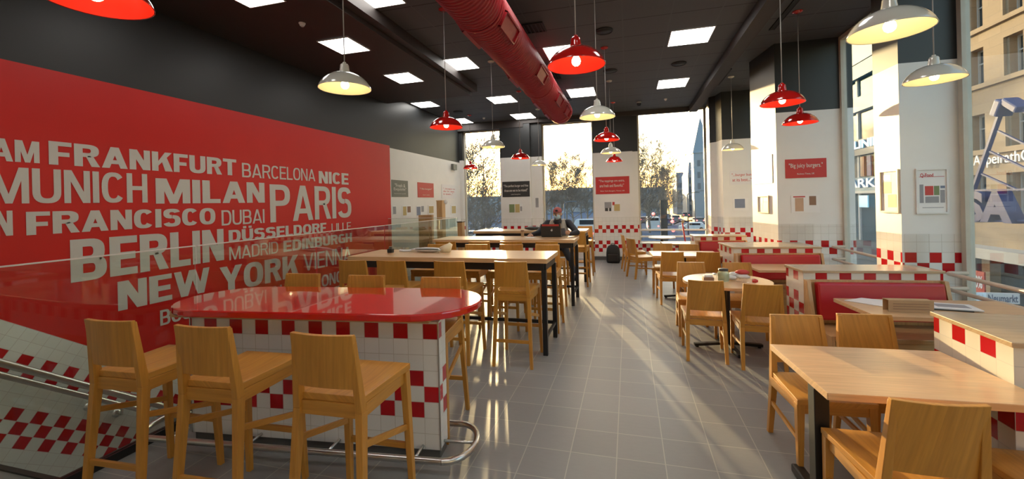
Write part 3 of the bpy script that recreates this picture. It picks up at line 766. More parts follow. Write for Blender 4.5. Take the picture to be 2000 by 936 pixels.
# near side of the red counter
g = 'bar stools along the near side of the red counter'
stool(-2.81, 1.66, D(3), 'leftmost oak bar stool in front of the red counter by the stairwell glass', g)
stool(-2.15, 1.67, D(3), 'middle oak bar stool of the three in front of the red counter', g)
stool(-1.42, 1.68, D(2), 'rightmost oak bar stool of the three in front of the red counter', g)
g = 'bar stools on the far side of the red counter'
for x, l in ((-2.86, 'oak bar stool behind the red counter, left one of three'), (-2.20, 'oak bar stool behind the red counter, middle one of three'), (-1.50, 'oak bar stool behind the red counter, right one, its legs showing past the tiled end')):
    stool(x, 3.20, PI+D(4), l, g)
g = 'bar stools on the near side of the first black-framed high table'
for x, y, l in ((-2.97, 4.03, 'leftmost bar stool tucked at the near side of the first high table'), (-2.50, 4.05, 'second bar stool from the left at the near side of the first high table'), (-1.83, 4.08, 'third bar stool from the left at the near side of the first high table'), (-1.17, 4.12, 'bar stool at the right end of the first high table, seen whole from behind')):
    stool(x, y, 0, l, g)
g = 'bar stools on the far side of the first high table'
for x, l in ((-2.75, 'leftmost bar stool on the far side of the first high table, facing the camera'), (-2.15, 'second bar stool on the far side of the first high table'), (-1.62, 'third bar stool on the far side of the first high table'), (-1.10, 'rightmost bar stool on the far side of the first high table')):
    stool(x, 5.80, PI, l, g)
g = 'bar stools on the near side of the second high table'
for x, l in ((-2.83, 'leftmost bar stool at the near side of the second high table'), (-2.26, 'second bar stool from the left at the near side of the second high table'), (-1.74, 'third bar stool from the left at the near side of the second high table'), (-1.19, 'rightmost bar stool at the near side of the second high table, before the person')):
    stool(x, 6.2, 0, l, g)
stool(-1.27, 8.06, PI, 'bar stool the person with the laptop sits on', 'bar stools of the far tables')
stool(-.99, 8.25, 0, 'bar stool at the near right end of the third high table, right of the person', 'bar stools of the far tables')
stool(-.99, 10.0, PI, 'bar stool at the far right end of the third high table by the end window', 'bar stools of the far tables')
# dining chairs
g = 'chairs around the round table'
chair(.74, 4.66, D(-3), 'oak chair at the near left of the round table, back to the camera', g)
chair(1.22, 4.52, D(-3), 'oak chair at the near right of the round table, back to the camera', g)
chair(.77, 5.95, PI, 'oak chair at the far left of the round table, facing the camera', g)
chair(1.32, 5.98, PI, 'oak chair at the far right of the round table, below the second booth', g)
g = 'chairs around the front table'
chair(1.12, 3.40, PI+D(5), 'oak chair at the far left side of the front table, facing the camera', g)
chair(1.57, 3.50, PI+D(3), 'oak chair at the far right side of the front table, facing the camera', g)
chair(1.185, 2.085, D(2), 'large oak chair in the right foreground, back to the camera', g)
chair(1.76, 2.05, D(2), 'oak chair cut off by the right edge in the foreground', g)
g = 'chairs around the small square table'
chair(.65, 7.05, D(2), 'oak chair at the near left of the small rectangular table beyond the round one', g)
chair(1.17, 7.08, D(2), 'oak chair at the near right of the small rectangular table beyond the round one', g)
chair(.60, 8.36, PI, 'oak chair at the far left of the small rectangular table, facing the camera', g)
chair(1.04, 8.24, PI, 'oak chair at the far right of the small rectangular table, facing the camera', g)
g = 'chairs by the end wall'
chair(.02, 9.35, D(-62), 'oak chair turned sideways by the middle pier, nearer one', g)
chair(-.16, 10.35, D(-80), 'oak chair seen edge-on against the middle pier next to the backpack', g)

# ================================================================== HIGH TABLES
def high_table(x0, x1, y0, y1, label):
    t = thing('high_table', label, 'high table', ((x0+x1)/2, (y0+y1)/2, 0), 0, 'long high tables with black frames')
    hx, hy = (x1-x0)/2, (y1-y0)/2
    b = MB(); box(b, -hx, hx, -hy, hy, 1.008, 1.060, 'x'); obj('tabletop', b, 'oak_top', t, .004)
    ix, iy = hx-.045, hy-.055
    b = MB(); box(b, -ix, ix, -iy-.02, -iy+.02, .925, 1.007, 'x'); box(b, -ix, ix, iy-.02, iy+.02, .925, 1.007, 'x'); box(b, -ix-.02, -ix+.02, -iy+.02, iy-.02, .925, 1.007, 'y'); box(b, ix-.02, ix+.02, -iy+.02, iy-.02, .925, 1.007, 'y')
    obj('frame', b, 'black', t, .002)
    for sx in (-1, 1):
        for sy in (-1, 1):
            b = MB(); cbox(b, (sx*ix, sy*iy, .4625), (.052, .052, .925)); obj('leg', b, 'black', t, .003)
    for sx in (-1, 1):
        b = MB(); cbox(b, (sx*ix, 0, .185), (.03, 2*iy-.054, .03)); obj('stretcher', b, 'black', t, .002)
    b = MB(); cbox(b, (0, iy, .185), (2*ix-.054, .03, .04)); obj('stretcher', b, 'black', t, .002)
    return t
high_table(-3.36, -.86, 4.48, 5.22, 'long high table with oak top and black steel frame, nearest, behind the red counter')
high_table(-3.30, -.84, 6.70, 7.42, 'second long high table with black frame, where the person sits')
high_table(-3.30, -.84, 8.72, 9.40, 'third long high table near the end windows, behind the person')

# ================================================================== RED COUNTER
CA = D(6.0)
ct = thing('bar_counter', 'low counter with glossy red rounded top and red-white chequered tile front', 'counter', (-2.24, 2.43, 0), CA)
b = MB(); hl, rr = 1.17, .41
outl = []
n = 20
for sx in (1, -1):
    for i in range(n+1):
        a = -PI/2+PI*i/n if sx > 0 else PI/2+PI*i/n
        outl.append((.085+sx*(hl-rr)+rr*math.cos(a), .235+rr*math.sin(a)))
poly(b, outl, .950, .996); ctop = obj('countertop', b, 'redtop', ct, .010)
b = MB(); box(b, -1.00, .97, -.035, .165, .905, .949, 'x'); obj('support_board', b, 'oak_frame', ct, .003)
def wallblock(b, x0, x1, y0, y1, z0, z1): box(b, x0, x1, y0, y1, z0, z1, 'wall')
lay_off = 1.02
b = MB(); box(b, -.86, 1.02, 0, .15, .062, .905, 'wall')
for f in b.faces:
    for l in f.loops:
        u, v = l[b.loops.layers.uv.active].uv
        n_ = f.normal
        if abs(n_.y) > .5: l[b.loops.layers.uv.active].uv = (u-lay_off+.104*30, v)
        elif abs(n_.x) > .5: l[b.loops.layers.uv.active].uv = (u+.029+.104*31, v)
obj('tiled_front', b, 'countertile', ct)
b = MB(); box(b, -.85, 1.012, .008, .142, 0, .062); obj('plinth', b, 'skirting', ct)
for xa in (1.018, -.868):
    b = MB(); box(b, xa, xa+.008, -.006, .004, .062, .905); obj('corner_trim', b, 'steel', ct)
b = MB(); L_ = 1.08; fr = .16
pts = []
for i in range(13): a = -PI/2+PI*i/12; pts.append((L_+fr*1.0*math.cos(a), .075+.225*math.sin(a), .085))
for i in range(13): a = PI/2+PI*i/12; pts.append((-L_+fr*math.cos(a), .075+.225*math.sin(a), .085))
pts.append(pts[0])
tube(b, pts, .021, 12, cap=False); frail = obj('foot_rail', b, 'steel', ct)
for x in (-.9, -.3, .3, .9):
    b = MB(); tube(b, [(x, -.15, .085), (x, -.02, .085), (x, 0, .085)], .010, 8); obj('bracket', b, 'steel', frail)
b = MB(); tube(b, [(1.26, .075, .085), (1.10, .075, .085), (1.012, .075, .085)], .010, 8); obj('bracket', b, 'steel', frail)

# ================================================================== TABLES ON THE RIGHT
def ped_table(name, label, cat, x, y, sx, sy, rz, rnd=False, h=.75, group=None, thick=.03, cross=.33, top='oak_top', mats='black'):
    t = thing(name, label, cat, (x, y, 0), rz, group)
    b = MB()
    if rnd: poly(b, [(sx*math.cos(2*PI*i/48), sx*math.sin(2*PI*i/48)) for i in range(48)], h-thick, h, 'x')
    else: box(b, -sx, sx, -sy, sy, h-thick, h, 'x')
    obj('tabletop', b, top, t, .004)
    b = MB(); lathe(b, [(.033, .05), (.033, h-thick-.02)], 16); obj('column', b, mats, t)
    b = MB(); cbox(b, (0, 0, h-thick-.012), (.3, .3, .022)); obj('mounting_plate', b, mats, t, .003)
    b = MB()
    for i in range(4):
        a = PI/4*0+PI/2*i; d = Vector((math.cos(a), math.sin(a), 0))
        bar(b, d*.02+Vector((0, 0, .050)), d*cross+Vector((0, 0, .026)), .055, .03)
    obj('base', b, mats, t, .004)
    for i in range(4):
        b = MB(); a = PI/2*i; lathe(b, [(0, 0), (.018, 0), (.018, .012), (0, .012)], 12, (math.cos(a)*(cross-.03), math.sin(a)*(cross-.03), 0)); obj('foot', b, 'rubber', t)
    return t
ped_table('round_table', 'round oak dining table with four chairs and condiments on it', 'table', 1.04, 5.19, .455, 0, D(8), True, cross=.36)
ped_table('rectangular_table', 'small rectangular table beyond the round one with four chairs', 'table', .88, 7.60, .53, .34, D(3), group='small rectangular tables')
ped_table('rectangular_table', 'small rectangular table just before the far red booth and end window', 'table', 1.02, 9.42, .36, .25, D(3), group='small rectangular tables')
ped_table('round_table', 'white high round table standing before the right end window', 'table', .74, 10.45, .30, 0, 0, True, h=.78, thick=.025, top='sill', cross=.25)
ft = thing('front_table', 'oak dining table in the right foreground on black posts', 'table', (1.335, 2.675, 0), D(3.5))
b = MB(); box(b, -.475, .425, -.345, .345, .715, .750, 'x'); obj('tabletop', b, 'oak_top', ft, .004)
for x_ in (-.37, .33):
    b = MB(); cbox(b, (x_, -.02, .365), (.072, .072, .70)); obj('leg', b, 'black', ft, .004)
    b = MB(); bar(b, (x_, -.30, .030), (x_, .27, .030), .065, .05); obj('foot', b, 'black', ft, .012)
b = MB(); box(b, -.42, .40, -.14, .10, .703, .7148); obj('mounting_plate', b, 'black', ft)
# booth table
bt = thing('booth_table', 'oak table between the first booth and the tiled partition, magazines on it', 'table', (2.42, 4.13, 0), D(4))
b = MB(); poly(b, [(-.64, -.26), (.62, -.26), (.62, .34), (-.64, .34)], .716, .750, 'x'); obj('tabletop', b, 'oak_top', bt, .004)
b = MB(); cbox(b, (.0, .04, .36), (.07, .07, .70)); obj('leg', b, 'black', bt, .003)
b = MB(); bar(b, (0, -.20, .03), (0, .28, .03), .065, .05); obj('foot', b, 'black', bt, .01)

# ================================================================== BOOTHS
def booth(x0, y0, x1, depth, rz, label, front=True, cw=None, group='tiled booth partitions with wooden tops', seat=True, back=False):
    """local frame: x from 0 to W along the room width, y from 0 (front, towards the camera) to depth"""
    W = x1-x0
    t = thing('booth_bench', label, 'booth', (x0, y0, 0), rz, group)
    b = MB(); box(b, -.012, W+.012, -.012, depth+.012, .925, .950, 'x'); obj('top_board', b, 'laminate', t, .003)
    b = MB(); box(b, 0, W, .0, depth, .0, .925, 'wall'); obj('tiled_body', b, 'boothtile', t)
    if front:
        b = MB(); box(b, .0, W, -.02, -.001, .10, .862, 'z'); obj('back_panel', b, 'oak_frame', t, .002)
        for xx in (.0, W-.035):
            b = MB(); side = [(-.46, .10), (-.021, .10), (-.021, .862), (-.062, .862), (-.155, .45), (-.46, .45)]
            A = [b.verts.new((xx, y, z)) for y, z in side]; B = [b.verts.new((xx+.035, y, z)) for y, z in side]; n = len(side)
            fs = [b.faces.new(A), b.faces.new(B[::-1])]+[b.faces.new((A[i], B[i], B[(i+1) % n], A[(i+1) % n])) for i in range(n)]
            bmesh.ops.recalc_face_normals(b, faces=fs)
            for f in fs: uvface(b, f, 'z')
            obj('side_panel', b, 'oak_frame', t, .003)
        b = MB(); box(b, .036, W-.036, -.47, -.021, .405, .445, 'x'); obj('seat', b, 'oak_frame', t, .006)
        b = MB(); box(b, .06, W-.06, -.44, -.42, .10, .404, 'x'); obj('seat_front', b, 'oak_frame', t)
        b = MB(); c0, c1 = .075, W-.05
        vs = box(b, c0, c1, -.095, -.022, .50, .845, 'x')
        for v in b.verts:
            if v.co.z < .6: v.co.y -= .045
        obj('cushion', b, 'cushion', t, .022)
    if back:
        b = MB(); box(b, .14, W, depth+.001, depth+.02, .10, .90, 'z'); obj('back_panel', b, 'oak_frame', t, .002)
        b = MB(); box(b, .14, W, depth+.02, depth+.44, .405, .445, 'x'); obj('seat', b, 'oak_frame', t, .006)
        b = MB(); box(b, .14, .17, depth+.021, depth+.42, .10, .404, 'z'); box(b, .108, .139, depth+.001, depth+.13, .10, .90, 'z'); obj('side_panel', b, 'oak_frame', t, .003)
    return t
booth(1.63, 4.72, 2.80, .37, D(5), 'red-cushioned oak booth behind the magazine table, tiled back below a wooden top')
booth(1.46, 6.77, 2.60, .70, D(5), 'second red-cushioned booth, in front of the sunlit column')
booth(1.21, 8.72, 2.12, .36, D(5), 'farthest red-cushioned booth near the right end window')
booth(1.775, 2.60, 3.02, .57, D(-1), 'tiled partition with wooden top at the right edge beside the front table', front=False, back=True)
b = MB()
bt2 = ped_table('booth_table', 'small oak table in front of the second booth', 'table', 2.02, 6.25, .48, .27, D(5), cross=.2)
bt3 = ped_table('booth_table', 'pale table top in front of the farthest booth', 'table', 1.95, 8.1, .40, .25, D(5), cross=.2)

# ================================================================== RAILS, SCREENS, SIGNS
def railing(y0, y1, zs, label, x=2.98):
    t = thing('window_guard_rail', label, 'railing', (0, 0, 0), 0, 'beige tubular guard rails at the windows')
    for z in zs:
        b = MB(); pts = [(3.16, y1, z)]
        for i in range(7):
            a = PI/2*i/6; pts.append((x+.07-.07*math.sin(a), y1-.0-.07+.07*math.cos(a)-.0, z))
        pts += [(x, (y0+y1)/2, z)]
        pts += [(x, y0+.07, z)] + [(x+.07-.07*math.cos(PI/2*i/6), y0+.07-.07*math.sin(PI/2*i/6), z) for i in range(1, 7)] + [(3.16, y0, z)]
        tube(b, pts, .019, 12); obj('rail', b, 'railpaint', t)
railing(1.0, 5.12, (.885, .735), 'beige double tube rail along the big right window')
railing(5.72, 7.52, (.885, .70), 'beige double tube rail along the narrow window between the two near columns')
t = thing('window_guard_rail', 'white horizontal bars across the right end window', 'railing', (0, 0, 0))
for z in (.82, .64):
    b = MB(); box(b, .30, 2.02, 12.19, 12.23, z-.022, z+.022, 'wall'); obj('rail', b, 'sill', t, .004)
def screen(x0, x1, y, z0, z1, label):
    b = MB(); box(b, x0, x1, y-.006, y, z0, z1); o = obj('acrylic_screen', b, 'acrylic', None, .0015); tag(o, label, 'screen', 'clear acrylic screens above the booths')
screen(2.30, 2.78, 7.59, .98, 1.235, 'clear acrylic sheet over the chequered tiles of the sunlit column')
screen(2.70, 2.90, 5.19, .96, 1.265, 'clear acrylic sheet over the chequered tiles of the nearest column')
screen(2.20, 2.75, 10.66, 1.0, 1.22, 'clear acrylic sheet on the far white column above the farthest booth')

class Plane:
    """wall plane given by a point, the horizontal direction as seen left to right, used to read photo pixels"""
    def __init__(s, p, d):
        s.p = Vector((p[0], p[1], 0)); s.d = Vector((d[0], d[1], 0)).normalized(); s.n = s.d.cross(Vector((0, 0, 1)))  # towards the viewer
        s.n = Vector((s.d.y, -s.d.x, 0))
    def hit(s, x, y):
        r = ray(x, y); o = Vector((0, 0, EYE)); k = (s.p-o).dot(s.n)/r.dot(s.n); q = o+r*k
        return (q-s.p).dot(s.d), q.z
    def at(s, u, z, off=0): return s.p+s.d*u+Vector((0, 0, z))+s.n*off
def slab(pl, u0, u1, z0, z1, o0, o1, b=None):
    b = b or MB()
    vs = [b.verts.new(pl.at(u, z, o)) for u in (u0, u1) for z in (z0, z1) for o in (o0, o1)]
    fs = [b.faces.new([vs[i] for i in q]) for q in ((0, 1, 3, 2), (4, 6, 7, 5), (0, 4, 5, 1), (2, 3, 7, 6), (0, 2, 6, 4), (1, 5, 7, 3))]
    bmesh.ops.recalc_face_normals(b, faces=fs)
    for f in fs: uvface(b, f, 'wall')
    return b
def sign(name, pl, x0, y0, x1, y1, mat, label, cat, lines=(), ink='vinyl', group=None, th=.006, frame=None, blocks=()):
    """flat sign whose photo corners are (x0,y0) top left and (x1,y1) bottom right; lines = (text, u0, u1, v0, v1) in 0..1, v up"""
    ua, za = pl.hit(x0, y0); ub, zb = pl.hit(x1, y1)
    u0, u1 = sorted((ua, ub)); z1, z0 = max(za, zb), min(za, zb)
    o = obj(name, slab(pl, u0, u1, z0, z1, .001, th), mat); tag(o, label, cat, group)
    W, H = u1-u0, z1-z0
    for (s_, a0, a1, v0, v1) in lines:
        text_quad('lettering', s_, pl.at(u0+W*a0, z0+H*v0, th+.0012), pl.at(u0+W*a1, z0+H*v0, th+.0012), pl.at(u0+W*a0, z0+H*v1, th+.0012), ink, o, .01)
    for (nm, a0, a1, v0, v1, mt) in blocks:
        q = obj(nm, slab(pl, u0+W*a0, u0+W*a1, z0+H*v0, z0+H*v1, th+.0002, th+.001), mt, o)
    if frame:
        b = MB(); f = .018
        slab(pl, u0-f, u1+f, z0-f, z0, .001, th+.012, b); slab(pl, u0-f, u1+f, z1, z1+f, .001, th+.012, b); slab(pl, u0-f, u0, z0, z1, .001, th+.012, b); slab(pl, u1, u1+f, z0, z1, .001, th+.012, b)
        obj('picture_frame', b, frame, o)
    return o
PL = Plane((-4.999, 8), (0, 1)); PE = Plane((-3, 12.049), (1, 0)); PE2 = Plane((-2.7, 12.169), (1, 0)); PC1 = Plane((2.2, 10.669), (1, 0))
PC2 = Plane((2.3, 7.599), (1, 0)); PC2L = Plane((2.16, 8.5), (.13, -.90)); PC3 = Plane((2.68, 5.199), (.54, .02)); PC3L = Plane((2.66, 5.62), (.02, -.42))
mm = lambda n, c: M.setdefault(n, plain(n, c, .6))
mm('photo_yellow', (.55, .42, .18, 1)); mm('photo_brown', (.28, .16, .10, 1)); mm('photo_blue', (.20, .24, .34, 1)); mm('photo_grey', (.32, .32, .34, 1)); mm('photo_red', (.55, .06, .05, 1)); mm('photo_green', (.2, .26, .12, 1)); mm('photo_skin', (.55, .36, .24, 1))
g = 'quote signs on the walls'
sign('quote_sign', PL, 764, 351, 797, 385, 'signgrey', 'dark grey quote sign on the white left wall next to the red mural', 'sign', (('"Fresh &', .18, .82, .58, .80), ('Exquisite"', .12, .88, .34, .56), ('Restaurant guide', .15, .85, .16, .22)), group=g)
sign('quote_sign', PL, 815, 356, 847, 386, 'signred', 'red quote sign on the white left wall, middle of three', 'sign', (('"I like burgers"', .12, .88, .50, .64), ('Guest, London', .30, .72, .14, .20)), group=g)
sign('quote_sign', PL, 862, 360, 891, 388, 'signwhite', 'white quote sign with red script on the left wall by the end window', 'sign', (('"...burgers to', .1, .9, .62, .76), ('die for, best', .1, .85, .44, .58), ('in town..."', .1, .75, .26, .40)), ink='redink', group=g)
sign('quote_sign', PE, 981, 355.5, 1035, 384, 'signblack', 'black quote sign on the left pier of the end wall', 'sign', (('"The perfect burger and fries', .05, .95, .60, .80), ('those are not to be missed!"', .07, .93, .34, .52), ('London Evening News', .32, .66, .12, .20)), group=g)
sign('quote_sign', PE, 1163, 346.5, 1229.7, 378, 'signred', 'red quote sign on the middle pier of the end wall', 'sign', (('"The toppings are extra,', .10, .86, .66, .84), ('are fresh and flavorful."', .12, .84, .40, .58), ('New York Burgers, Times, UK', .14, .86, .12, .21)), group=g)
sign('quote_sign', PC1, 1425, 334, 1475, 360, 'signwhite', 'white quote sign with red script on the far right column', 'sign', (('"...burger buns', .08, .92, .56, .80), ('at its best..."', .10, .86, .24, .46)), ink='redink', group=g)
sign('quote_sign', PC2, 1533, 312, 1614.5, 346, 'signred', 'red Big juicy burgers quote sign on the near face of the sunlit column', 'sign', (('"Big juicy burgers."', .09, .91, .48, .78), ('Business Times, UK', .29, .71, .16, .26)), group=g)
g = 'small pictures and clippings on the walls'
sign('wall_picture', PL, 785, 402, 803, 422, 'paper', 'small double picture on the left wall below the grey sign', 'picture', blocks=(('print', .08, .46, .1, .92, 'photo_yellow'), ('print', .56, .94, .35, .92, 'photo_brown')), group=g)
sign('wall_picture', PL, 766, 402, 774, 420, 'paper', 'small picture on the left wall hard by the red mural edge', 'picture', blocks=(('print', .1, .9, .1, .9, 'photo_grey'),), group=g)
sign('wall_picture', PL, 812.5, 402, 828.5, 422, 'paper', 'small double picture on the left wall below the red sign', 'picture', blocks=(('print', .05, .52, .1, .9, 'photo_blue'), ('print', .62, .95, .4, .95, 'photo_grey')), group=g)
sign('wall_picture', PL, 836, 401, 848, 418, 'paper', 'small picture on the left wall between the red and white signs', 'picture', blocks=(('print', .12, .88, .12, .88, 'photo_yellow'),), group=g)
sign('wall_picture', PL, 880, 401, 892.5, 418, 'paper', 'small yellowish picture on the left wall under the white sign', 'picture', blocks=(('print', .15, .8, .1, .9, 'photo_yellow'),), group=g)
sign('wall_picture', PE, 994, 398.5, 1020.5, 416, 'paper', 'food picture pair on the left pier under the black sign', 'picture', blocks=(('print', .02, .42, .06, .96, 'photo_green'), ('print', .46, .80, .06, .96, 'photo_yellow'), ('print', .84, .98, .2, .7, 'photo_grey')), group=g)
sign('wall_picture', PE, 1180, 394, 1211.5, 413, 'paper', 'clipping and burger picture on the middle pier under the red sign', 'picture', blocks=(('print', .02, .46, .35, .95, 'photo_grey'), ('print', .04, .24, .04, .36, 'blackink'), ('print', .30, .44, .04, .36, 'blackink'), ('print', .62, .98, .05, .72, 'photo_yellow'), ('print', .52, .66, .62, .95, 'photo_red')), group=g)
sign('wall_picture', PE2, 1045, 385, 1053, 407, 'paper', 'narrow picture on the recessed white strip of the left pier', 'picture', blocks=(('print', .1, .9, .08, .92, 'photo_grey'),), group=g)
sign('wall_picture', PC1, 1431, 387, 1462, 411, 'paper', 'clipping with a bluish photo on the far right column', 'picture', blocks=(('print', .12, .78, .2, .92, 'photo_blue'),), group=g)
sign('poster', PC2L, 1469.5, 309.5, 1509.5, 357.5, 'signwhite', 'blank white poster glaring in the sun on the side of the column', 'poster', group=None)
sign('picture_board', PC2L, 1482, 384.5, 1502, 415, 'paper', 'framed set of small clippings on the sunlit side of the column', 'picture', blocks=(('print', .06, .46, .55, .94, 'signwhite'), ('print', .54, .94, .70, .94, 'signwhite'), ('print', .06, .40, .10, .45, 'signwhite'), ('print', .50, .92, .12, .60, 'signwhite')), frame='lampinner')
sign('wall_picture', PC2, 1544.5, 382, 1601, 415, 'paper', 'white sheet with two small pictures on the column below the Big juicy burgers sign', 'picture', (), blocks=(('headline', .08, .50, .88, .95, 'photo_red'), ('print', .14, .44, .08, .85, 'photo_skin'), ('print', .64, .88, .42, .94, 'photo_brown')), group=g)
o = sign('framed_newspaper', PC3, 1791, 333, 1848, 414, 'paper', 'framed newspaper page with red title on the nearest right column', 'picture', frame='sill', blocks=(('headline', .05, .95, .835, .845, 'redink'), ('print', .25, .55, .40, .62, 'photo_red'), ('print', .57, .76, .40, .62, 'photo_green'), ('print', .80, .96, .56, .62, 'photo_blue'), ('column', .06, .20, .22, .66, 'photo_grey'), ('column', .26, .74, .22, .37, 'photo_grey'), ('column', .79, .95, .22, .52, 'photo_grey'), ('caption', .15, .9, .10, .115, 'photo_grey')))
ua, za = PC3.hit(1796, 339); ub, _ = PC3.hit(1822, 348); zb = PC3.hit(1822, 347)[1]
text_quad('lettering', 'Q-Food', PC3.at(ua, zb, .0075), PC3.at(ub, zb, .0075), PC3.at(ua, za, .0075), 'redink', o, .02)
sign('picture_board', PC3L, 1722, 337, 1756, 413, 'paper', 'framed clippings on the sunlit side of the nearest right column', 'picture', blocks=(('print', .1, .6, .78, .92, 'signwhite'), ('print', .1, .62, .45, .74, 'photo_yellow'), ('print', .4, .9, .10, .42, 'photo_yellow')), frame='lampinner')
o = obj('wall_box', slab(PL, *[PL.hit(881, 330)[0], PL.hit(888, 330)[0]], PL.hit(884, 332)[1], PL.hit(884, 321)[1], .001, .08), 'signgrey'); tag(o, 'small grey box high on the white left wall', 'box')
# wooden things by the left windows
def woodpost(x, y, sx, sy, z0, z1, name, label, cat, cap=None):
    t = thing(name, label, cat, (x, y, z0))
    b = MB(); box(b, -sx, sx, -sy, sy, 0, z1-z0); obj('body', b, 'oak_frame', t, .004)
    if cap:
        b = MB(); box(b, -sx-.01, sx+.01, -sy-.01, sy+.01, z1-z0, z1-z0+.02); obj('top', b, cap, t, .003)
    return t
q = PY(861, 393, 9.9); woodpost(q.x, 9.9, .075, .10, 0, q.z, 'wooden_post', 'tall slim wooden post standing by the white left wall', 'post', 'oak_frame')
b = MB(); lathe(b, [(0, -.02), (.05, -.018), (.06, 0), (.05, .018), (0, .02)], 16); q2 = PY(868, 398, 10.58); o = obj('round_clock', b, 'sill'); o.location = (q.x+.14, 9.9, q.z-.02); o.rotation_euler = (PI/2, 0, PI/3); tag(o, 'small round white disc fixed to the tall wooden post', 'disc')
q = PY(832, 420, 9.0); woodpost(q.x, 9.0, .17, .05, 0, q.z, 'wooden_cabinet', 'brown wooden cabinet beyond the stairwell glass', 'cabinet', None)
q = PY(902, 434, 8.5); woodpost(q.x, 8.45, .055, .075, 0, q.z, 'wooden_bin', 'slim wooden waste bin at the end of the stairwell glass', 'bin', 'black')

# ================================================================== THINGS ON TABLES AND FLOOR
def sheet(name, label, cat, pts, z, th, mat, group=None):
    b = MB(); poly(b, pts, z, z+th, 'x'); o = obj(name, b, mat); return tag(o, label, cat, group)
# pouch and cable on first high table
ph = thing('shoulder_bag', 'white fabric bag with a strap lying flat on the first high table', 'bag', (-2.5, 4.98, 1.061))
b = MB(); seg = 14
def lump(b, c, r, n=14, m=8, sq=.0):
    rings = []
    for i in range(m+1):
        a = -PI/2+PI*i/m; rings.append([b.verts.new((c[0]+r[0]*math.cos(a)*math.cos(2*PI*k/n)*(1+sq*math.sin(3*k)), c[1]+r[1]*math.cos(a)*math.sin(2*PI*k/n), c[2]+r[2]*math.sin(a))) for k in range(n)])
    for i in range(m):
        for k in range(n):
            f = b.faces.new((rings[i][k], rings[i][(k+1) % n], rings[i+1][(k+1) % n], rings[i+1][k])); f.smooth = True
    bmesh.ops.remove_doubles(b, verts=b.verts, dist=1e-5)
lump(b, (-.02, .02, .028), (.24, .09, .028), 24, 8, .05); obj('body', b, 'sill', ph)
b = MB(); tube(b, [(-.42, -.02, .02), (-.36, .0, .012), (-.30, .02, .012), (-.2, .0, .03)], [.016, .014, .014, .018], 8); obj('strap', b, 'paper', ph)
b = MB(); lump(b, (0, -.05, .042), (.17, .025, .012), 18, 6, .1); obj('flap', b, 'signgrey', ph)
b = MB(); tube(b, [(.16, .02, .02), (.25, .03, .05), (.28, .03, .10), (.265, .03, .115)], [.05, .06, .035, .01], 10); obj('handle_loop', b, 'lampinner', ph)
t = thing('camera_lens', 'small black camera-like object at the left of the first high table', 'camera', (-3.0, 4.88, 1.061))
b = MB(); box(b, -.035, .035, -.03, .03, 0, .05); obj('body', b, 'black', t, .008)
b = MB(); lathe(b, [(0, .03), (.02, .03), (.024, 0), (0, 0)], 16, (0, 0, .05)); obj('knob', b, 'steel', t)
# round table things
t = thing('napkin_dispenser', 'small red and white box at the left on the round table', 'box', (.845, 5.16, .751), D(5))
b = MB(); box(b, -.055, .055, -.04, .04, 0, .035); obj('tray', b, 'photo_brown', t, .004)
b = MB(); box(b, -.045, .045, -.03, .03, .035, .06); obj('napkins', b, 'signwhite', t, .006)
t = thing('pickle_jar', 'glass jar with green contents on the round table', 'jar', (1.0, 5.14, .751))
k = N('jar_glass'); k.b.inputs['Transmission Weight'].default_value = .6; k.set(col=(.7, .8, .6, 1), rough=.05); M['jar'] = k.m
b = MB(); lathe(b, [(0, 0), (.042, 0), (.045, .008), (.045, .075), (.036, .088), (.036, .094)], 20); obj('glass', b, 'jar', t)
b = MB(); lathe(b, [(0, .006), (.039, .008), (.039, .065), (0, .065)], 16); obj('contents', b, 'photo_green', t)
b = MB(); lathe(b, [(.038, .09), (.039, .108), (0, .110)], 20); obj('lid', b, 'signblack', t); t.scale = (1.3, 1.3, 1.25)
t = thing('salt_shaker', 'small glass shaker with metal lid between the box and the jar on the round table', 'shaker', (.92, 5.17, .751))
b = MB(); lathe(b, [(0, 0), (.018, 0), (.020, .05), (.016, .06)], 12); obj('glass', b, 'acrylic', t)
b = MB(); lathe(b, [(.018, .06), (.018, .075), (0, .08)], 12); obj('lid', b, 'steel', t)
t = thing('paper_napkins', 'crumpled pile of white and pink napkins on the round table', 'napkins', (1.12, 5.22, .751))
for i in range(5):
    b = MB(); lump(b, (random.uniform(-.06, .10), random.uniform(-.04, .05), .022+.012*i), (.06, .045, .022), 10, 5, .25); obj('napkin', b, ['paper', 'sill', 'signwhite', 'paper', 'photo_red'][i], t)
t.scale = (1.1, 1.1, 1.3)
t = thing('ketchup_bottle', 'clear squeeze bottle with red cap lying on the round table', 'bottle', (1.22, 5.06, .775), D(-15))
b = MB(); tube(b, [(-.11, 0, 0), (-.10, 0, 0), (.02, 0, 0), (.045, 0, 0)], [.018, .024, .024, .014], 14); obj('body', b, 'acrylic', t)
b = MB(); tube(b, [(.045, 0, 0), (.075, 0, .0), (.10, 0, 0)], [.020, .022, .012], 14); obj('cap', b, 'redtop', t)
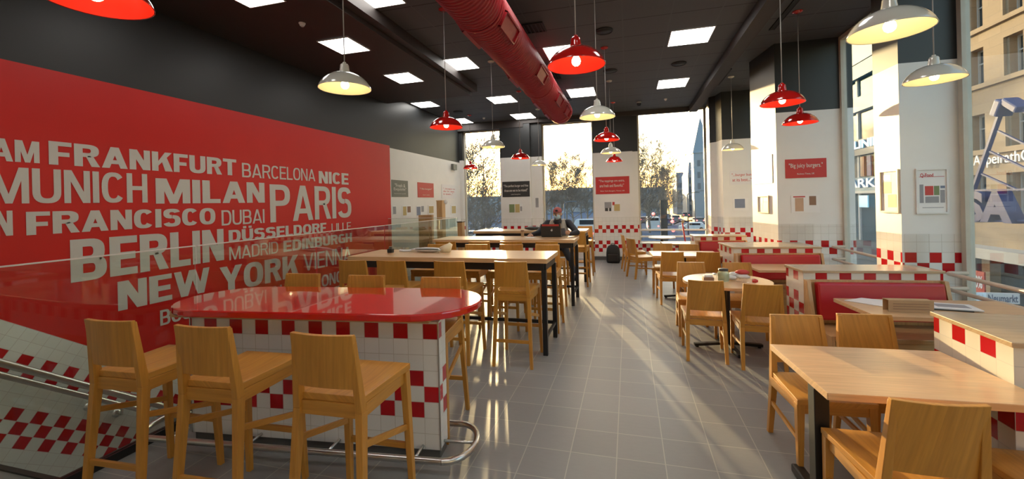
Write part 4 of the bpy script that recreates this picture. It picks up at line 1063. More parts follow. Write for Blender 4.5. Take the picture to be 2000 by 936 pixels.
# booth table things
sheet('magazine', 'open white magazine at the left on the booth table', 'magazine', [(1.80, 4.32), (2.02, 4.10), (2.14, 4.36), (1.98, 4.44)], .751, .006, 'paper')
t = thing('folded_menu', 'kraft coloured folded card standing on the booth table', 'card', (2.10, 4.02, .751), D(3))
b = MB(); bar(b, (-.15, -.035, .045), (.15, -.035, .045), .004, .09); bar(b, (-.15, .035, .045), (.15, .035, .045), .004, .09); bar(b, (-.15, -.035, .092), (-.15, .035, .092), .3*0+.004, .004)
box(b, -.15, .15, -.036, .036, .0885, .092); obj('card', b, 'kraft', t)
for i in range(3):
    b = MB(); box(b, -.12, .12, -.0385, -.0375, .022+i*.02, .026+i*.02); obj('printed_line', b, 'photo_brown', t)
t = thing('magazine', 'magazine pile spread at the right on the booth table', 'magazine', (2.42, 4.18, .751), D(-10))
b = MB(); box(b, -.16, .14, -.10, .10, 0, .006); obj('cover', b, 'signblack', t)
b = MB(); box(b, -.15, .20, -.09, .12, .0065, .016); obj('pages', b, 'paper', t, .002)
b = MB(); box(b, -.05, .15, -.04, .07, .0165, .0175); obj('print', b, 'photo_grey', t)
# backpack
bp = thing('backpack', 'black backpack standing on the floor against the middle pier', 'backpack', (-.42, 11.55, 0))
b = MB(); n_ = 16; prof = [(0, .16, .10), (.05, .18, .12), (.25, .18, .13), (.38, .165, .11), (.45, .12, .08), (.48, .05, .04), (.485, .0, .0)]
rings = [[b.verts.new((rx*math.copysign(abs(math.cos(2*PI*k/n_))**.7, math.cos(2*PI*k/n_)), ry*math.copysign(abs(math.sin(2*PI*k/n_))**.7, math.sin(2*PI*k/n_)), z)) for k in range(n_)] for z, rx, ry in prof[:-1]]
for i in range(len(rings)-1):
    for k_ in range(n_): f = b.faces.new((rings[i][k_], rings[i][(k_+1) % n_], rings[i+1][(k_+1) % n_], rings[i+1][k_])); f.smooth = True
b.faces.new(rings[-1]); b.faces.new(rings[0][::-1]); obj('body', b, 'rubber', bp)
b = MB(); box(b, -.13, .13, -.155, -.12, .05, .24); obj('front_pocket', b, 'black', bp, .02)
b = MB(); tube(b, [(-.05, 0, .46), (-.04, 0, .51), (.04, 0, .51), (.05, 0, .46)], .01, 8); obj('handle', b, 'rubber', bp)
# third high table things
b = MB(); lump(b, (0, 0, .04), (.17, .10, .04), 18, 6, .15); o = obj('folded_jacket', b, 'blackink'); o.location = (-2.02, 9.0, 1.061); tag(o, 'dark folded jacket lying on the third high table', 'jacket')
t = thing('kraft_box', 'small kraft box standing on the second high table left of the person', 'box', (-1.83, 7.30, 1.061))
b = MB(); box(b, -.025, .025, -.02, .02, 0, .115); obj('carton', b, 'kraft', t, .003)
b = MB(); box(b, -.026, .026, -.021, .021, .09, .1155); obj('lid', b, 'photo_brown', t)
# scooter by the window
sc = thing('kick_scooter', 'electric kick scooter standing folded up before the right end window', 'scooter', (1.35, 11.2, 0))
b = MB(); tube(b, [(.05, 0, .10), (-.07, 0, 1.06)], .018, 10); obj('stem', b, 'signred', sc)
b = MB(); tube(b, [(-.27, -.03, 1.04), (-.12, 0, 1.10), (.0, 0, 1.10), (.16, -.03, 1.13)], .014, 8); obj('handlebar', b, 'black', sc)
b = MB(); box(b, -.09, -.03, -.03, .03, 1.06, 1.13); obj('display', b, 'kraft', sc, .006)
b = MB(); bar(b, (.05, 0, .10), (.05, .75, .09), .15, .05); obj('deck', b, 'black', sc, .01)
for yy in (0, .82):
    b = MB(); lathe(b, [(.05, -.02), (.10, -.02), (.105, 0), (.10, .02), (.05, .02)], 20); o = obj('wheel', b, 'rubber', sc); o.rotation_euler = (0, PI/2, 0); o.location = (.05, yy-.03, .105)

# ================================================================== PERSON
mm('skin', (.55, .32, .22, 1)); mm('navy_cloth', (.012, .014, .022, 1)); mm('denim', (.055, .065, .095, 1)); mm('vest_cloth', (.42, .37, .31, 1)); mm('cap_cloth', (.42, .10, .10, 1)); mm('mask_cloth', (.45, .62, .70, 1)); mm('hair', (.05, .03, .02, 1)); mm('shoe', (.02, .02, .022, 1))
def capsule(b, p, q, r0, r1, n=14, sq=1.0):
    p, q = Vector(p), Vector(q); d = q-p; L_ = max(d.length, 1e-5); d.normalize()
    a = d.cross(Vector((0, 1, 0)));
    if a.length < .1: a = d.cross(Vector((1, 0, 0)))
    a.normalize(); c = d.cross(a); rings = []
    prof = [(-r0*math.cos(t_*PI/8), r0*math.sin(t_*PI/8)) for t_ in range(0, 4)]+[(0, r0), (L_, r1)]+[(L_+r1*math.sin(t_*PI/8), r1*math.cos(t_*PI/8)) for t_ in range(1, 5)]
    for s, r in prof:
        r = max(r, 1e-4); rings.append([b.verts.new(p+d*s+(a*math.cos(2*PI*k_/n)+c*math.sin(2*PI*k_/n)*sq)*r) for k_ in range(n)])
    for i in range(len(rings)-1):
        for k_ in range(n): b.faces.new((rings[i][k_], rings[i][(k_+1) % n], rings[i+1][(k_+1) % n], rings[i+1][k_]))
    b.faces.new(rings[0][::-1]); b.faces.new(rings[-1])
def ell(b, c, r, n=20, m=12):
    rings = []
    for i in range(1, m):
        a = -PI/2+PI*i/m; rings.append([b.verts.new((c[0]+r[0]*math.cos(a)*math.cos(2*PI*k_/n), c[1]+r[1]*math.cos(a)*math.sin(2*PI*k_/n), c[2]+r[2]*math.sin(a))) for k_ in range(n)])
    lo = b.verts.new((c[0], c[1], c[2]-r[2])); hi = b.verts.new((c[0], c[1], c[2]+r[2]))
    for k_ in range(n):
        b.faces.new((lo, rings[0][(k_+1) % n], rings[0][k_])); b.faces.new((hi, rings[-1][k_], rings[-1][(k_+1) % n]))
        for i in range(m-2): b.faces.new((rings[i][k_], rings[i][(k_+1) % n], rings[i+1][(k_+1) % n], rings[i+1][k_]))
def fuse(name, b, mat, parent, voxel=.008, smooth=4):
    bmesh.ops.recalc_face_normals(b, faces=b.faces)
    me = bpy.data.meshes.new(name); b.to_mesh(me); b.free(); o = bpy.data.objects.new(name, me); COL.objects.link(o)
    md = o.modifiers.new('r', 'REMESH'); md.mode = 'VOXEL'; md.voxel_size = voxel; md.use_smooth_shade = True
    if smooth: ms = o.modifiers.new('s', 'SMOOTH'); ms.iterations = smooth; ms.factor = .5
    dg = bpy.context.evaluated_depsgraph_get(); m2 = bpy.data.meshes.new_from_object(o.evaluated_get(dg)); bpy.data.objects.remove(o)
    m2.name = name; m2.materials.clear(); m2.materials.append(M[mat]); m2.polygons.foreach_set('use_smooth', [True]*len(m2.polygons))
    o = bpy.data.objects.new(name, m2); COL.objects.link(o); o.parent = parent; return o
PO = Vector((-1.27, 7.80, .77))
pers = thing('person', 'person in reddish cap, blue mask and grey vest, sitting at a laptop holding a phone', 'person', PO)
V = lambda x, y, z: Vector((x, y, z))-PO
hip, che, neck, head = V(-1.27, 7.86, .88), V(-1.26, 7.74, 1.19), V(-1.255, 7.67, 1.315), V(-1.25, 7.625, 1.445)
shR, shL = V(-1.455, 7.74, 1.275), V(-1.065, 7.74, 1.275)
elR, elL = V(-1.585, 7.52, 1.115), V(-.885, 7.50, 1.115)
wrR, wrL = V(-1.665, 7.335, 1.095), V(-.985, 7.33, 1.105)
knR, knL = V(-1.37, 7.46, .82), V(-1.09, 7.48, .80)
anR, anL = V(-1.36, 7.60, .40), V(-.99, 7.83, .36)
def legs(b, k=1.0):
    for s, kn, an in ((-1, knR, anR), (1, knL, anL)):
        h_ = hip+Vector((s*.09, 0, -.02)); capsule(b, h_, kn, .082*k, .060*k); capsule(b, kn, an, .056*k, .040*k)
def arms(b, k=1.0, wrist=True):
    for sh_, el_, wr_ in ((shR, elR, wrR), (shL, elL, wrL)):
        capsule(b, sh_, el_, .052*k, .041*k); capsule(b, el_, wr_, .040*k, .028*k)
def hand(b, w_, fwd, side, curl):
    """palm from the wrist, four unequal bent fingers and a thumb leaving the palm's side"""
    fwd = Vector(fwd).normalized(); side = Vector(side); side = (side-fwd*side.dot(fwd)).normalized(); dn = fwd.cross(side).normalized()
    if dn.z > 0: dn = -dn
    pc = w_+fwd*.07; capsule(b, w_+fwd*.01, pc, .024, .030); capsule(b, pc+side*-.018, pc+side*.02, .019, .019)
    for i, L_ in enumerate((.068, .078, .072, .056)):
        base = pc+fwd*.012+side*(.028-.0185*i); k1 = base+(fwd*math.cos(curl*.5)+dn*math.sin(curl*.5))*L_*.45; k2 = k1+(fwd*math.cos(curl)+dn*math.sin(curl))*L_*.33; k3 = k2+(fwd*math.cos(curl*1.6)+dn*math.sin(curl*1.6))*L_*.26
        capsule(b, base, k1, .0092, .0085, 8); capsule(b, k1, k2, .0085, .0075, 8); capsule(b, k2, k3, .0075, .0065, 8)
    t0 = w_+fwd*.03+side*.026; t1 = t0+(fwd*.6+side*.7+dn*.2).normalized()*.035; t2 = t1+(fwd*.9+side*.2+dn*.3).normalized()*.03
    capsule(b, t0, t1, .0115, .010, 8); capsule(b, t1, t2, .0095, .008, 8)
b = MB()
ell(b, head+Vector((0, .012, .020)), (.074, .090, .095)); ell(b, head+Vector((0, -.020, -.045)), (.055, .060, .066))      # skull, jaw
capsule(b, head+Vector((0, .03, -.05)), neck, .052, .055)
capsule(b, head+Vector((0, -.078, .005)), head+Vector((0, -.102, -.030)), .009, .014, 10)                                   # nose
for s in (-1, 1): ell(b, head+Vector((s*.076, .015, -.008)), (.010, .020, .030), 10, 6)
capsule(b, neck, che, .07, .135); ell(b, che+Vector((0, 0, -.02)), (.165, .105, .15)); capsule(b, che, hip, .125, .14)
for s_ in (shR, shL): capsule(b, che+Vector((0, 0, .06)), s_, .07, .055)
arms(b, .92); legs(b, .9)
for an in (anR, anL): capsule(b, an+Vector((0, .01, -.03)), an+Vector((.01, -.13, -.075)), .032, .026)
hand(b, wrR, (-.35, -.9, -.12), (1, 0, 0), 1.0); hand(b, wrL, (-.75, -.55, .35), (.1, -.3, 1), 1.3)
fuse('body', b, 'skin', pers, .0062, 2)
b = MB(); capsule(b, neck+Vector((0, .005, -.02)), neck+Vector((0, 0, .022)), .068, .066); capsule(b, neck+Vector((0, 0, -.02)), che, .085, .15); ell(b, che+Vector((0, 0, -.02)), (.18, .118, .16)); capsule(b, che, hip, .14, .155)
for s_ in (shR, shL): capsule(b, che+Vector((0, 0, .06)), s_, .08, .064)
arms(b, 1.28); fuse('sweater', b, 'navy_cloth', pers, .009, 3)
b = MB()
for s in (-1, 1):
    capsule(b, che+Vector((s*.085, -.035, .085)), che+Vector((s*.10, -.055, -.04)), .070, .088, 14); capsule(b, che+Vector((s*.10, -.055, -.04)), hip+Vector((s*.09, -.045, .02)), .088, .088)
    capsule(b, che+Vector((s*.10, .04, .085)), hip+Vector((s*.09, .05, .02)), .075, .10)
fuse('vest', b, 'vest_cloth', pers, .009, 3)
for s in (-1, 1):
    b = MB(); tube(b, [che+Vector((s*.055, -.118, .095)), che+Vector((s*.075, -.150, .0)), hip+Vector((s*.07, -.138, .10))], .008, 8); obj('vest_seam', b, 'kraft', pers)
b = MB(); legs(b, 1.12); ell(b, hip+Vector((0, 0, -.01)), (.165, .125, .11)); fuse('trousers', b, 'denim', pers, .010, 3)
for an in (anR, anL):
    b = MB(); capsule(b, an+Vector((0, .02, -.055)), an+Vector((.012, -.15, -.085)), .042, .036, 12); fuse('shoe', b, 'shoe', pers, .008, 2)
    b = MB(); bar(b, an+Vector((0, .05, -.105)), an+Vector((.012, -.18, -.128)), .075, .018); obj('shoe_sole', b, 'rubber', pers, .006)
b = MB(); rings = []
hc = head+Vector((0, .012, .040))
for i in range(9):
    a = PI/2*i/8; rings.append([b.verts.new(hc+Vector((.083*math.cos(a)*math.cos(2*PI*k_/24), .100*math.cos(a)*math.sin(2*PI*k_/24), .088*math.sin(a)))) for k_ in range(24)])
for i in range(8):
    for k_ in range(24): f = b.faces.new((rings[i][k_], rings[i][(k_+1) % 24], rings[i+1][(k_+1) % 24], rings[i+1][k_])); f.smooth = True
capo = obj('cap', b, 'cap_cloth', pers)
b = MB(); A, B = [], []
for i in range(13):
    a = -PI+PI*i/12*1.0; dx, dy = math.cos(a), math.sin(a)
    A.append(b.verts.new(hc+Vector((.078*dx, .09*dy, .004)))); B.append(b.verts.new(hc+Vector((.080*dx, .09*dy-.062*(-dy), -.012+.0*dx))))
for i in range(12): f = b.faces.new((A[i], A[i+1], B[i+1], B[i])); f.smooth = True
r_ = bmesh.ops.solidify(b, geom=b.faces[:], thickness=.005); obj('brim', b, 'cap_cloth', capo)
b = MB(); lump(b, tuple(hc+Vector((0, -.097, .022))), (.026, .008, .018)); obj('badge', b, 'signblack', capo)
b = MB(); ell(b, head+Vector((0, -.040, -.050)), (.060, .066, .054)); mk = fuse('face_mask', b, 'mask_cloth', pers, .006, 1)
for s in (-1, 1):
    b = MB(); tube(b, [head+Vector((s*.055, -.05, -.035)), head+Vector((s*.078, 0, -.005))], .0018, 6); obj('ear_loop', b, 'signwhite', mk)
    b = MB(); ell(b, head+Vector((s*.030, -.073, .012)), (.011, .006, .007), 10, 6); obj('eye', b, 'signwhite', pers, smooth=True)
    b = MB(); ell(b, head+Vector((s*.030, -.0785, .011)), (.0045, .002, .0045), 8, 6); obj('pupil', b, 'blackink', pers)
    b = MB(); tube(b, [head+Vector((s*.014, -.080, .028)), head+Vector((s*.045, -.072, .028))], .004, 6); obj('eyebrow', b, 'hair', pers)
b = MB(); ell(b, head+Vector((0, .035, -.005)), (.079, .078, .062)); fuse('hair', b, 'hair', pers, .007, 1)
# laptop, phone, mouse
lt = thing('laptop', 'open black laptop with a light round badge, seen from behind on the second high table', 'laptop', (-1.30, 7.22, 1.061), D(-4))
b = MB(); box(b, -.175, .175, 0, .235, 0, .016); obj('keyboard_base', b, 'black', lt, .004)
b = MB(); bar(b, (0, -.004, .010), (0, -.045, .225), .350, .008); obj('screen_lid', b, 'signblack', lt, .003)
b = MB(); bar(b, (0, -.0435, .190), (0, -.0495, .222), .30, .004); obj('red_cover_edge', b, 'photo_red', lt)
b = MB(); lathe(b, [(0, .002), (.016, .002), (.018, 0), (0, 0)], 20); o = obj('badge', b, 'signwhite', lt); o.location = (.02, -.036, .118); o.rotation_euler = (PI/2-math.radians(10), 0, 0)
b = MB(); lathe(b, [(0, .002), (.005, .002), (.006, 0), (0, 0)], 10); o2 = obj('badge_leaf', b, 'signwhite', lt); o2.location = (.026, -.0395, .140); o2.rotation_euler = (PI/2-math.radians(10), 0, 0)
t = thing('mobile_phone', "dark mobile phone held in the person's left hand", 'phone', V(-1.09, 7.235, 1.150)+PO, D(20)); t.rotation_euler = (D(55), 0, D(20))
b = MB(); box(b, -.036, .036, -.070, .070, -.004, .004); obj('case', b, 'black', t, .003)
b = MB(); box(b, -.032, .032, -.064, .064, .0041, .0046); obj('screen', b, 'signblack', t)
b = MB(); poly(b, [(-1.74, 7.05), (-1.58, 7.03), (-1.55, 7.20), (-1.72, 7.22)], 1.061, 1.064); o = obj('notebook', b, 'paper'); tag(o, 'sheet of paper under the right hand of the person', 'paper')

# ================================================================== OUTSIDE
M['asphalt'] = plain('asphalt', (.15, .17, .21, 1), 1.0); M['pavement'] = plain('pavement', (.24, .26, .30, 1), 1.0)
for q_ in ('asphalt', 'pavement'): M[q_].node_tree.nodes['Principled BSDF'].inputs['Specular IOR Level'].default_value = 0; mm('bark_hazy', (.21, .175, .14, 1)); mm('bark_hazy2', (.16, .13, .095, 1)); mm('leaf', (.30, .27, .06, 1))  # tree bark lightened, distance haze is mixed into its colour
mm('carwhite', (.6, .63, .66, 1)); mm('carblue', (.05, .08, .14, 1)); mm('cargrey', (.12, .13, .15, 1)); mm('carred', (.35, .03, .03, 1)); M['carglass'] = plain('car_glass', (.02, .03, .04, 1), .08)
M['tail'] = emis('lit_tail_light', (1, .06, .03, 1), 3.0); M['headl'] = emis('lit_amber_light', (1, .45, .15, 1), 3)
def stone_mat():
    k = N('sandstone_blocks'); u, v, _ = k.sep(k.uv())
    br = k.n('TexBrick'); k.L(k.comb(u, v), br.inputs['Vector']); br.inputs['Scale'].default_value = 1; br.inputs['Brick Width'].default_value = 1.1; br.inputs['Row Height'].default_value = .42
    br.inputs['Mortar Size'].default_value = .012; br.inputs['Color1'].default_value = (.42, .315, .205, 1); br.inputs['Color2'].default_value = (.35, .255, .16, 1); br.inputs['Mortar'].default_value = (.30, .22, .15, 1)
    ns = k.noise(k.comb(u, v), 2.5, 5); k.set(col=k.mix(k.math('MULTIPLY', ns, .5), br.outputs['Color'], (.34, .27, .19, 1)), rough=.8); return k.m
M['stone'] = stone_mat(); M['paneglass'] = plain('facade_window_glass', (.05, .065, .075, 1), .08); mm('wframe', (.55, .58, .58, 1)); mm('awning', (.62, .58, .50, 1))
mm('teal_panel', (.10, .26, .36, 1)); mm('teal_dark', (.04, .10, .15, 1)); M['tealglass'] = plain('teal_glass', (.03, .09, .12, 1), .08); mm('lightband', (.45, .50, .50, 1))
M['cyan'] = emis('cyan_sign_light', (.0, .55, .85, 1), .55); M['bluesign'] = emis('blue_sign_light', (.03, .25, .50, 1), .35); M['whitesign'] = emis('white_letter_light', (.9, .95, 1, 1), .12)
mm('signblue', (.03, .06, .16, 1)); mm('bluemetal', (.022, .055, .21, 1)); mm('far_build_haze', (.30, .34, .38, 1)); mm('far_build', (.20, .24, .29, 1)); mm('far_build2', (.28, .27, .26, 1)); mm('far_window', (.09, .11, .14, 1)); mm('hedge', (.06, .07, .05, 1))  # low far buildings carry pale bluish haze painted into their colour
b = MB(); box(b, -120, 13.9, 12.6, 400, -4.3, -4.0, 'wall'); struct('street', b, 'asphalt')
b = MB(); box(b, 3.6, 13.9, -30, 12.6, -4.3, -4.0, 'wall'); struct('side_street', b, 'pavement')
b = MB(); box(b, -60, -6, 30, 62, -3.99, -3.93, 'wall'); struct('plaza', b, 'pavement')
# stone building across the street
FX = 14.0
sb = thing('stone_building', 'sandstone building with rows of tall windows across the street outside the big right window', 'building', (FX, 18, -4))
def zf(x, y): return PX(x, y, FX).z
rows = [(8.35, 9.9), (zf(1950, 152), zf(1950, 78)), (zf(1950, 288), zf(1950, 215)), (zf(1960, 418), zf(1960, 338))]
rows.sort()
def lb(b, x0, x1, y0, y1, z0, z1): box(b, x0, x1, y0-18, y1-18, z0+4, z1+4, 'wall')
b = MB(); ya, yb = 4.0, 24.6
zz = -1.0
for z0, z1 in rows: lb(b, 0, .8, ya, yb, zz, z0); zz = z1
lb(b, 0, .8, ya, yb, zz, 17)
bays = []
for y in (6.6, 10.35, 14.1, 17.85, 21.6): bays.append((y, y+2.8))
for z0, z1 in rows:
    y = ya
    for (p, q) in bays: lb(b, 0, .8, y, p, z0, z1); y = q
    lb(b, 0, .8, y, yb, z0, z1)
lb(b, .5, .8, ya, yb, -4, -1); obj('wall', b, 'stone', sb)
for r, (z0, z1) in enumerate(rows):
    b = MB(); lb(b, -.14, -.001, ya, yb, z0-.22, z0-.04); obj('sill_course', b, 'stone', sb)
    for (p, q) in bays:
        n3 = 3; w_ = (q-p)/n3
        for i in range(n3):
            b = MB(); a0, a1 = p+i*w_+.12, p+(i+1)*w_-.12
            lb(b, .34, .40, a0, a0+.06, z0, z1); lb(b, .34, .40, a1-.06, a1, z0, z1); lb(b, .34, .40, a0+.06, a1-.06, z1-.06, z1); lb(b, .34, .40, a0+.06, a1-.06, z0, z0+.06); lb(b, .34, .40, a0+.06, a1-.06, z0+(z1-z0)*.6, z0+(z1-z0)*.6+.05)
            f_ = obj('window', b, 'wframe', sb)
            b = MB(); lb(b, .41, .43, a0+.01, a1-.01, z0, z1); obj('pane', b, 'paneglass', f_)
        b = MB()
        for i in range(1, n3): lb(b, .02, .40, p+i*w_-.12, p+i*w_+.12, z0, z1)
        lb(b, .1, .4, p, p+.12, z0, z1); lb(b, .1, .4, q-.12, q, z0, z1)
        obj('pier', b, 'stone', sb)
b = MB(); lb(b, -.9, .0, ya, yb, -.95, -.55); obj('awning', b, 'awning', sb)
b = MB(); lb(b, .42, .48, ya, yb, -4, -1); obj('shop_window', b, 'paneglass', sb)
for yy in (8, 11.5, 15, 18.4, 21.8, 24.4):
    b = MB(); lb(b, .05, .4, yy-.2, yy+.2, -4, -1); obj('shop_pier', b, 'stone', sb)
p0, p1 = PX(1902, 330, FX-.1), PX(1902, 304, FX-.1); p2 = PX(2006, 297, FX-.1)
text_quad('lettering', 'AppelrathC', Vector((FX-.1, p0.y, p0.z))-Vector((FX, 18, -4)), Vector((FX-.1, p2.y-.1, p0.z))-Vector((FX, 18, -4)), Vector((FX-.1, p0.y, p1.z))-Vector((FX, 18, -4)), 'whitesign', sb, .0, .03)
# teal glass building further along
gb = thing('glass_building', 'modern building with blue glass bands and cyan shop letters down the side street', 'building', (FX, 32, -4))
def lg(b, x0, x1, y0, y1, z0, z1): box(b, x0, x1, y0-32, y1-32, z0+4, z1+4, 'wall')
zq = lambda y: PX(1680, y, FX).z
b = MB(); lg(b, .35, 6, 25.2, 60, -4, 16); obj('core', b, 'teal_dark', gb)
bands = [(60, 120, 'lightband'), (122, 150, 'teal_panel'), (188, 216, 'teal_panel'), (272, 303, 'teal_dark'), (347, 373, 'teal_panel'), (373, 378, 'lightband')]
for y0, y1, mt in bands:
    b = MB(); lg(b, 0, .349, 25.2, 60, zq(y1), zq(y0)); obj('facade_band', b, mt, gb)
for y0, y1 in ((150, 188), (216, 272), (303, 347), (378, 470)):
    for i in range(12):
        a0 = 25.3+i*2.2; b = MB(); lg(b, .20, .30, a0, a0+.08, zq(y1), zq(y0)); lg(b, .20, .30, a0+2.08, a0+2.16, zq(y1), zq(y0)); f_ = obj('window', b, 'wframe', gb)
        b = MB(); lg(b, .301, .34, a0+.01, a0+2.15, zq(y1), zq(y0)); obj('pane', b, 'tealglass', f_)
def fsign(s, x0, x1, y0, y1, mat, par, org, X=FX-.06, bold=.02):
    A_, B_, C_ = PX(x0, y1, X), PX(x1, y1, X), PX(x0, y0, X); og = Vector(org)
    return text_quad('lettering', s, Vector((X, A_.y, A_.z))-og, Vector((X, B_.y, A_.z))-og, Vector((X, A_.y, C_.z))-og, mat, par, bold, .05)
fsign('KLINIK', 1656, 1722, 280, 295, 'cyan', gb, (FX, 32, -4), bold=.03)
fsign('PARK', 1648, 1711, 352, 368, 'bluesign', gb, (FX, 32, -4), bold=.02)
b = MB()
for i, c in enumerate(('photo_red', 'photo_yellow', 'photo_blue', 'photo_red', 'photo_green', 'photo_blue', 'photo_brown')):
    b = MB(); a0 = 26.5+i*.75; lg(b, .12, .18, a0, a0+.45, zq(345), zq(306)); obj('banner', b, c, gb)
b = MB(); lg(b, .08, .14, 30.6, 31.6, zq(405), zq(382)); obj('lit_display', b, 'cyan', gb)
# blue lattice sign with big letters
LX = 8.5
lsn = thing('rooftop_letter_sign', 'blue metal lattice with large letters standing outside the big right window', 'sign', (LX, 11, 0)); og = Vector((LX, 11, 0))
def lp(x, y, dx=0): q = PX(x, y, LX); return Vector((LX+dx, q.y, q.z))-og
for i, (a, c, w_) in enumerate((((1962, 198), (1901, 372), .11), ((1962, 198), (2040, 235), .10), ((1901, 372), (2060, 369), .07), ((1899, 433), (2060, 430), .08), ((1950, 256), (2040, 300), .06), ((1934, 296), (2030, 342), .06), ((1918, 340), (1990, 372), .06), ((2030, 225), (2030, 432), .07))):
    b = MB(); bar(b, lp(*a), lp(*c), w_*.8, w_*.6); obj('lattice_bar', b, 'bluemetal', lsn)
b = MB(); bar(b, lp(1954, 226), lp(1966, 194), .34, .20); obj('lamp_head', b, 'bluemetal', lsn, .04)
b = MB(); bar(b, lp(1970, 196), lp(2000, 214), .30, .16); obj('lamp_head', b, 'bluemetal', lsn, .04)
A_, B_, C_ = lp(1900, 432), lp(1992, 432), lp(1900, 374)
text_quad('letter', 'SA', A_, Vector((A_.x, B_.y, A_.z)), Vector((A_.x, A_.y, C_.z)), 'bluemetal', lsn, .05, .28)
# street name sign and pink shop sign
A_, B_, C_ = PY(1906, 593, 12.0), PY(1992, 593, 12.0), PY(1906, 573, 12.0); zb_ = (A_.z+B_.z)/2; h_ = C_.z-A_.z; w_ = B_.x-A_.x
sn = thing('station_sign', 'white Neumarkt sign board with blue end seen low through the big right window', 'sign', (A_.x, 12, zb_))
b = MB(); box(b, 0, w_, 0, .05, 0, h_, 'wall'); obj('board', b, 'signwhite', sn)
b = MB(); box(b, .001, w_*.24, -.004, -.001, .001, h_-.001, 'wall'); obj('blue_end', b, 'bluesign', sn)
text_quad('lettering', 'Neumarkt', (w_*.28, -.003, .14*h_), (w_*.96, -.003, .14*h_), (w_*.28, -.003, .86*h_), 'signblue', sn, .02)
text_quad('lettering', 'U', (w_*.06, -.006, .18*h_), (w_*.17, -.006, .18*h_), (w_*.06, -.006, .84*h_), 'signwhite', sn, .04)
for xx in (w_*.12, w_*.88):
    b = MB(); tube(b, [(xx, .075, h_*.8), (xx, .075, -4-zb_)], .03, 8); obj('post', b, 'cargrey', sn)
b = MB(); q = PX(1900, 570, 13.3); q2 = PX(1925, 532, 13.3); box(b, 13.25, 13.3, min(q.y, q2.y), max(q.y, q2.y), q.z, q2.z, 'wall'); o = obj('shop_poster', b, 'photo_red'); tag(o, 'pink-red sale poster in the shop front below the awning', 'poster')
text_quad('lettering', '50%', (13.24, max(q.y, q2.y)-.08, q.z+.25*(q2.z-q.z)), (13.24, min(q.y, q2.y)+.08, q.z+.25*(q2.z-q.z)), (13.24, max(q.y, q2.y)-.08, q.z+.8*(q2.z-q.z)), 'signwhite', o, .03)
# far buildings beyond the end windows
def at(px, Y, z=-4.0):
    d = ray(px, 395); k_ = Y/d.y; return Vector((d.x*k_, Y, z))
def block(px0, px1, Y, ytop, mat, label, dep=14, win=True, cols=8, rws=4, roof=None):
    a, c = at(px0, Y), at(px1, Y); top = PY((px0+px1)/2, ytop, Y).z
    t = thing('distant_building', label, 'building', ((a.x+c.x)/2, Y, -4)); W = abs(c.x-a.x)/2
    b = MB(); box(b, -W, W, 0, dep, 0, top+4, 'wall'); obj('walls', b, mat, t)
    if win:
        for j in range(rws):
            for i in range(cols):
                x_ = -W+(i+.5)*2*W/cols; z_ = 1.2+(top+4-2)*(j+.3)/rws; ww = W/cols*.5; hh = (top+4)/rws*.28
                b = MB(); box(b, x_-ww, x_+ww, -.12, -.01, z_, z_+hh*2, 'wall'); obj('window', b, 'far_window', t)
    if roof:
        b = MB(); H = top+4; vs = [b.verts.new(p) for p in ((-W, 0, H), (W, 0, H), (W, dep, H), (-W, dep, H), (-W*.6, dep/2, H+roof), (W*.6, dep/2, H+roof))]
        for q in ((0, 1, 5, 4), (1, 2, 5), (2, 3, 4, 5), (3, 0, 4), (0, 3, 2, 1)): b.faces.new([vs[i] for i in q])
        obj('roof', b, 'cargrey', t)
block(1322, 1345, 150, 352, 'far_build', 'bluish far building beyond the street in the right end window', roof=3)
block(1345, 1390, 130, 340, 'far_build2', 'greyish far building at the right edge of the right end window', roof=4, cols=6)
block(1244, 1300, 170, 366, 'far_build_haze', 'low far building behind the trees in the right end window')
block(1020, 1110, 190, 372, 'far_build_haze', 'low far building behind the trees in the middle end window', cols=12, rws=3)
block(1108, 1200, 210, 366, 'far_build_haze', 'second low far building behind the trees in the middle end window', cols=12, rws=3)
block(880, 1000, 170, 384, 'far_build_haze', 'low far building behind the trees in the left end window', cols=12, rws=3)
tw = thing('church_tower', 'bluish church tower with a pointed spire at the right edge of the right end window', 'tower', at(1371, 125)); tz = PY(1371, 300, 125).z+4; tt = PY(1374, 250, 125).z+4
b = MB(); box(b, -2.2, 2.2, -2.2, 2.2, 0, tz, 'wall'); obj('shaft', b, 'far_build', tw)
b = MB(); fs = [b.verts.new(p) for p in ((-2.4, -2.4, tz), (2.4, -2.4, tz), (2.4, 2.4, tz), (-2.4, 2.4, tz), (0, 0, tt+3))]
for q in ((0, 1, 4), (1, 2, 4), (2, 3, 4), (3, 0, 4), (3, 2, 1, 0)): b.faces.new([fs[i] for i in q])
obj('spire', b, 'far_build', tw)
for zz in (tz*.45, tz*.62, tz*.8):
    for xx in (-.9, .9): b = MB(); box(b, xx-.35, xx+.35, -2.3, -2.19, zz, zz+1.6, 'wall'); obj('window', b, 'far_window', tw)
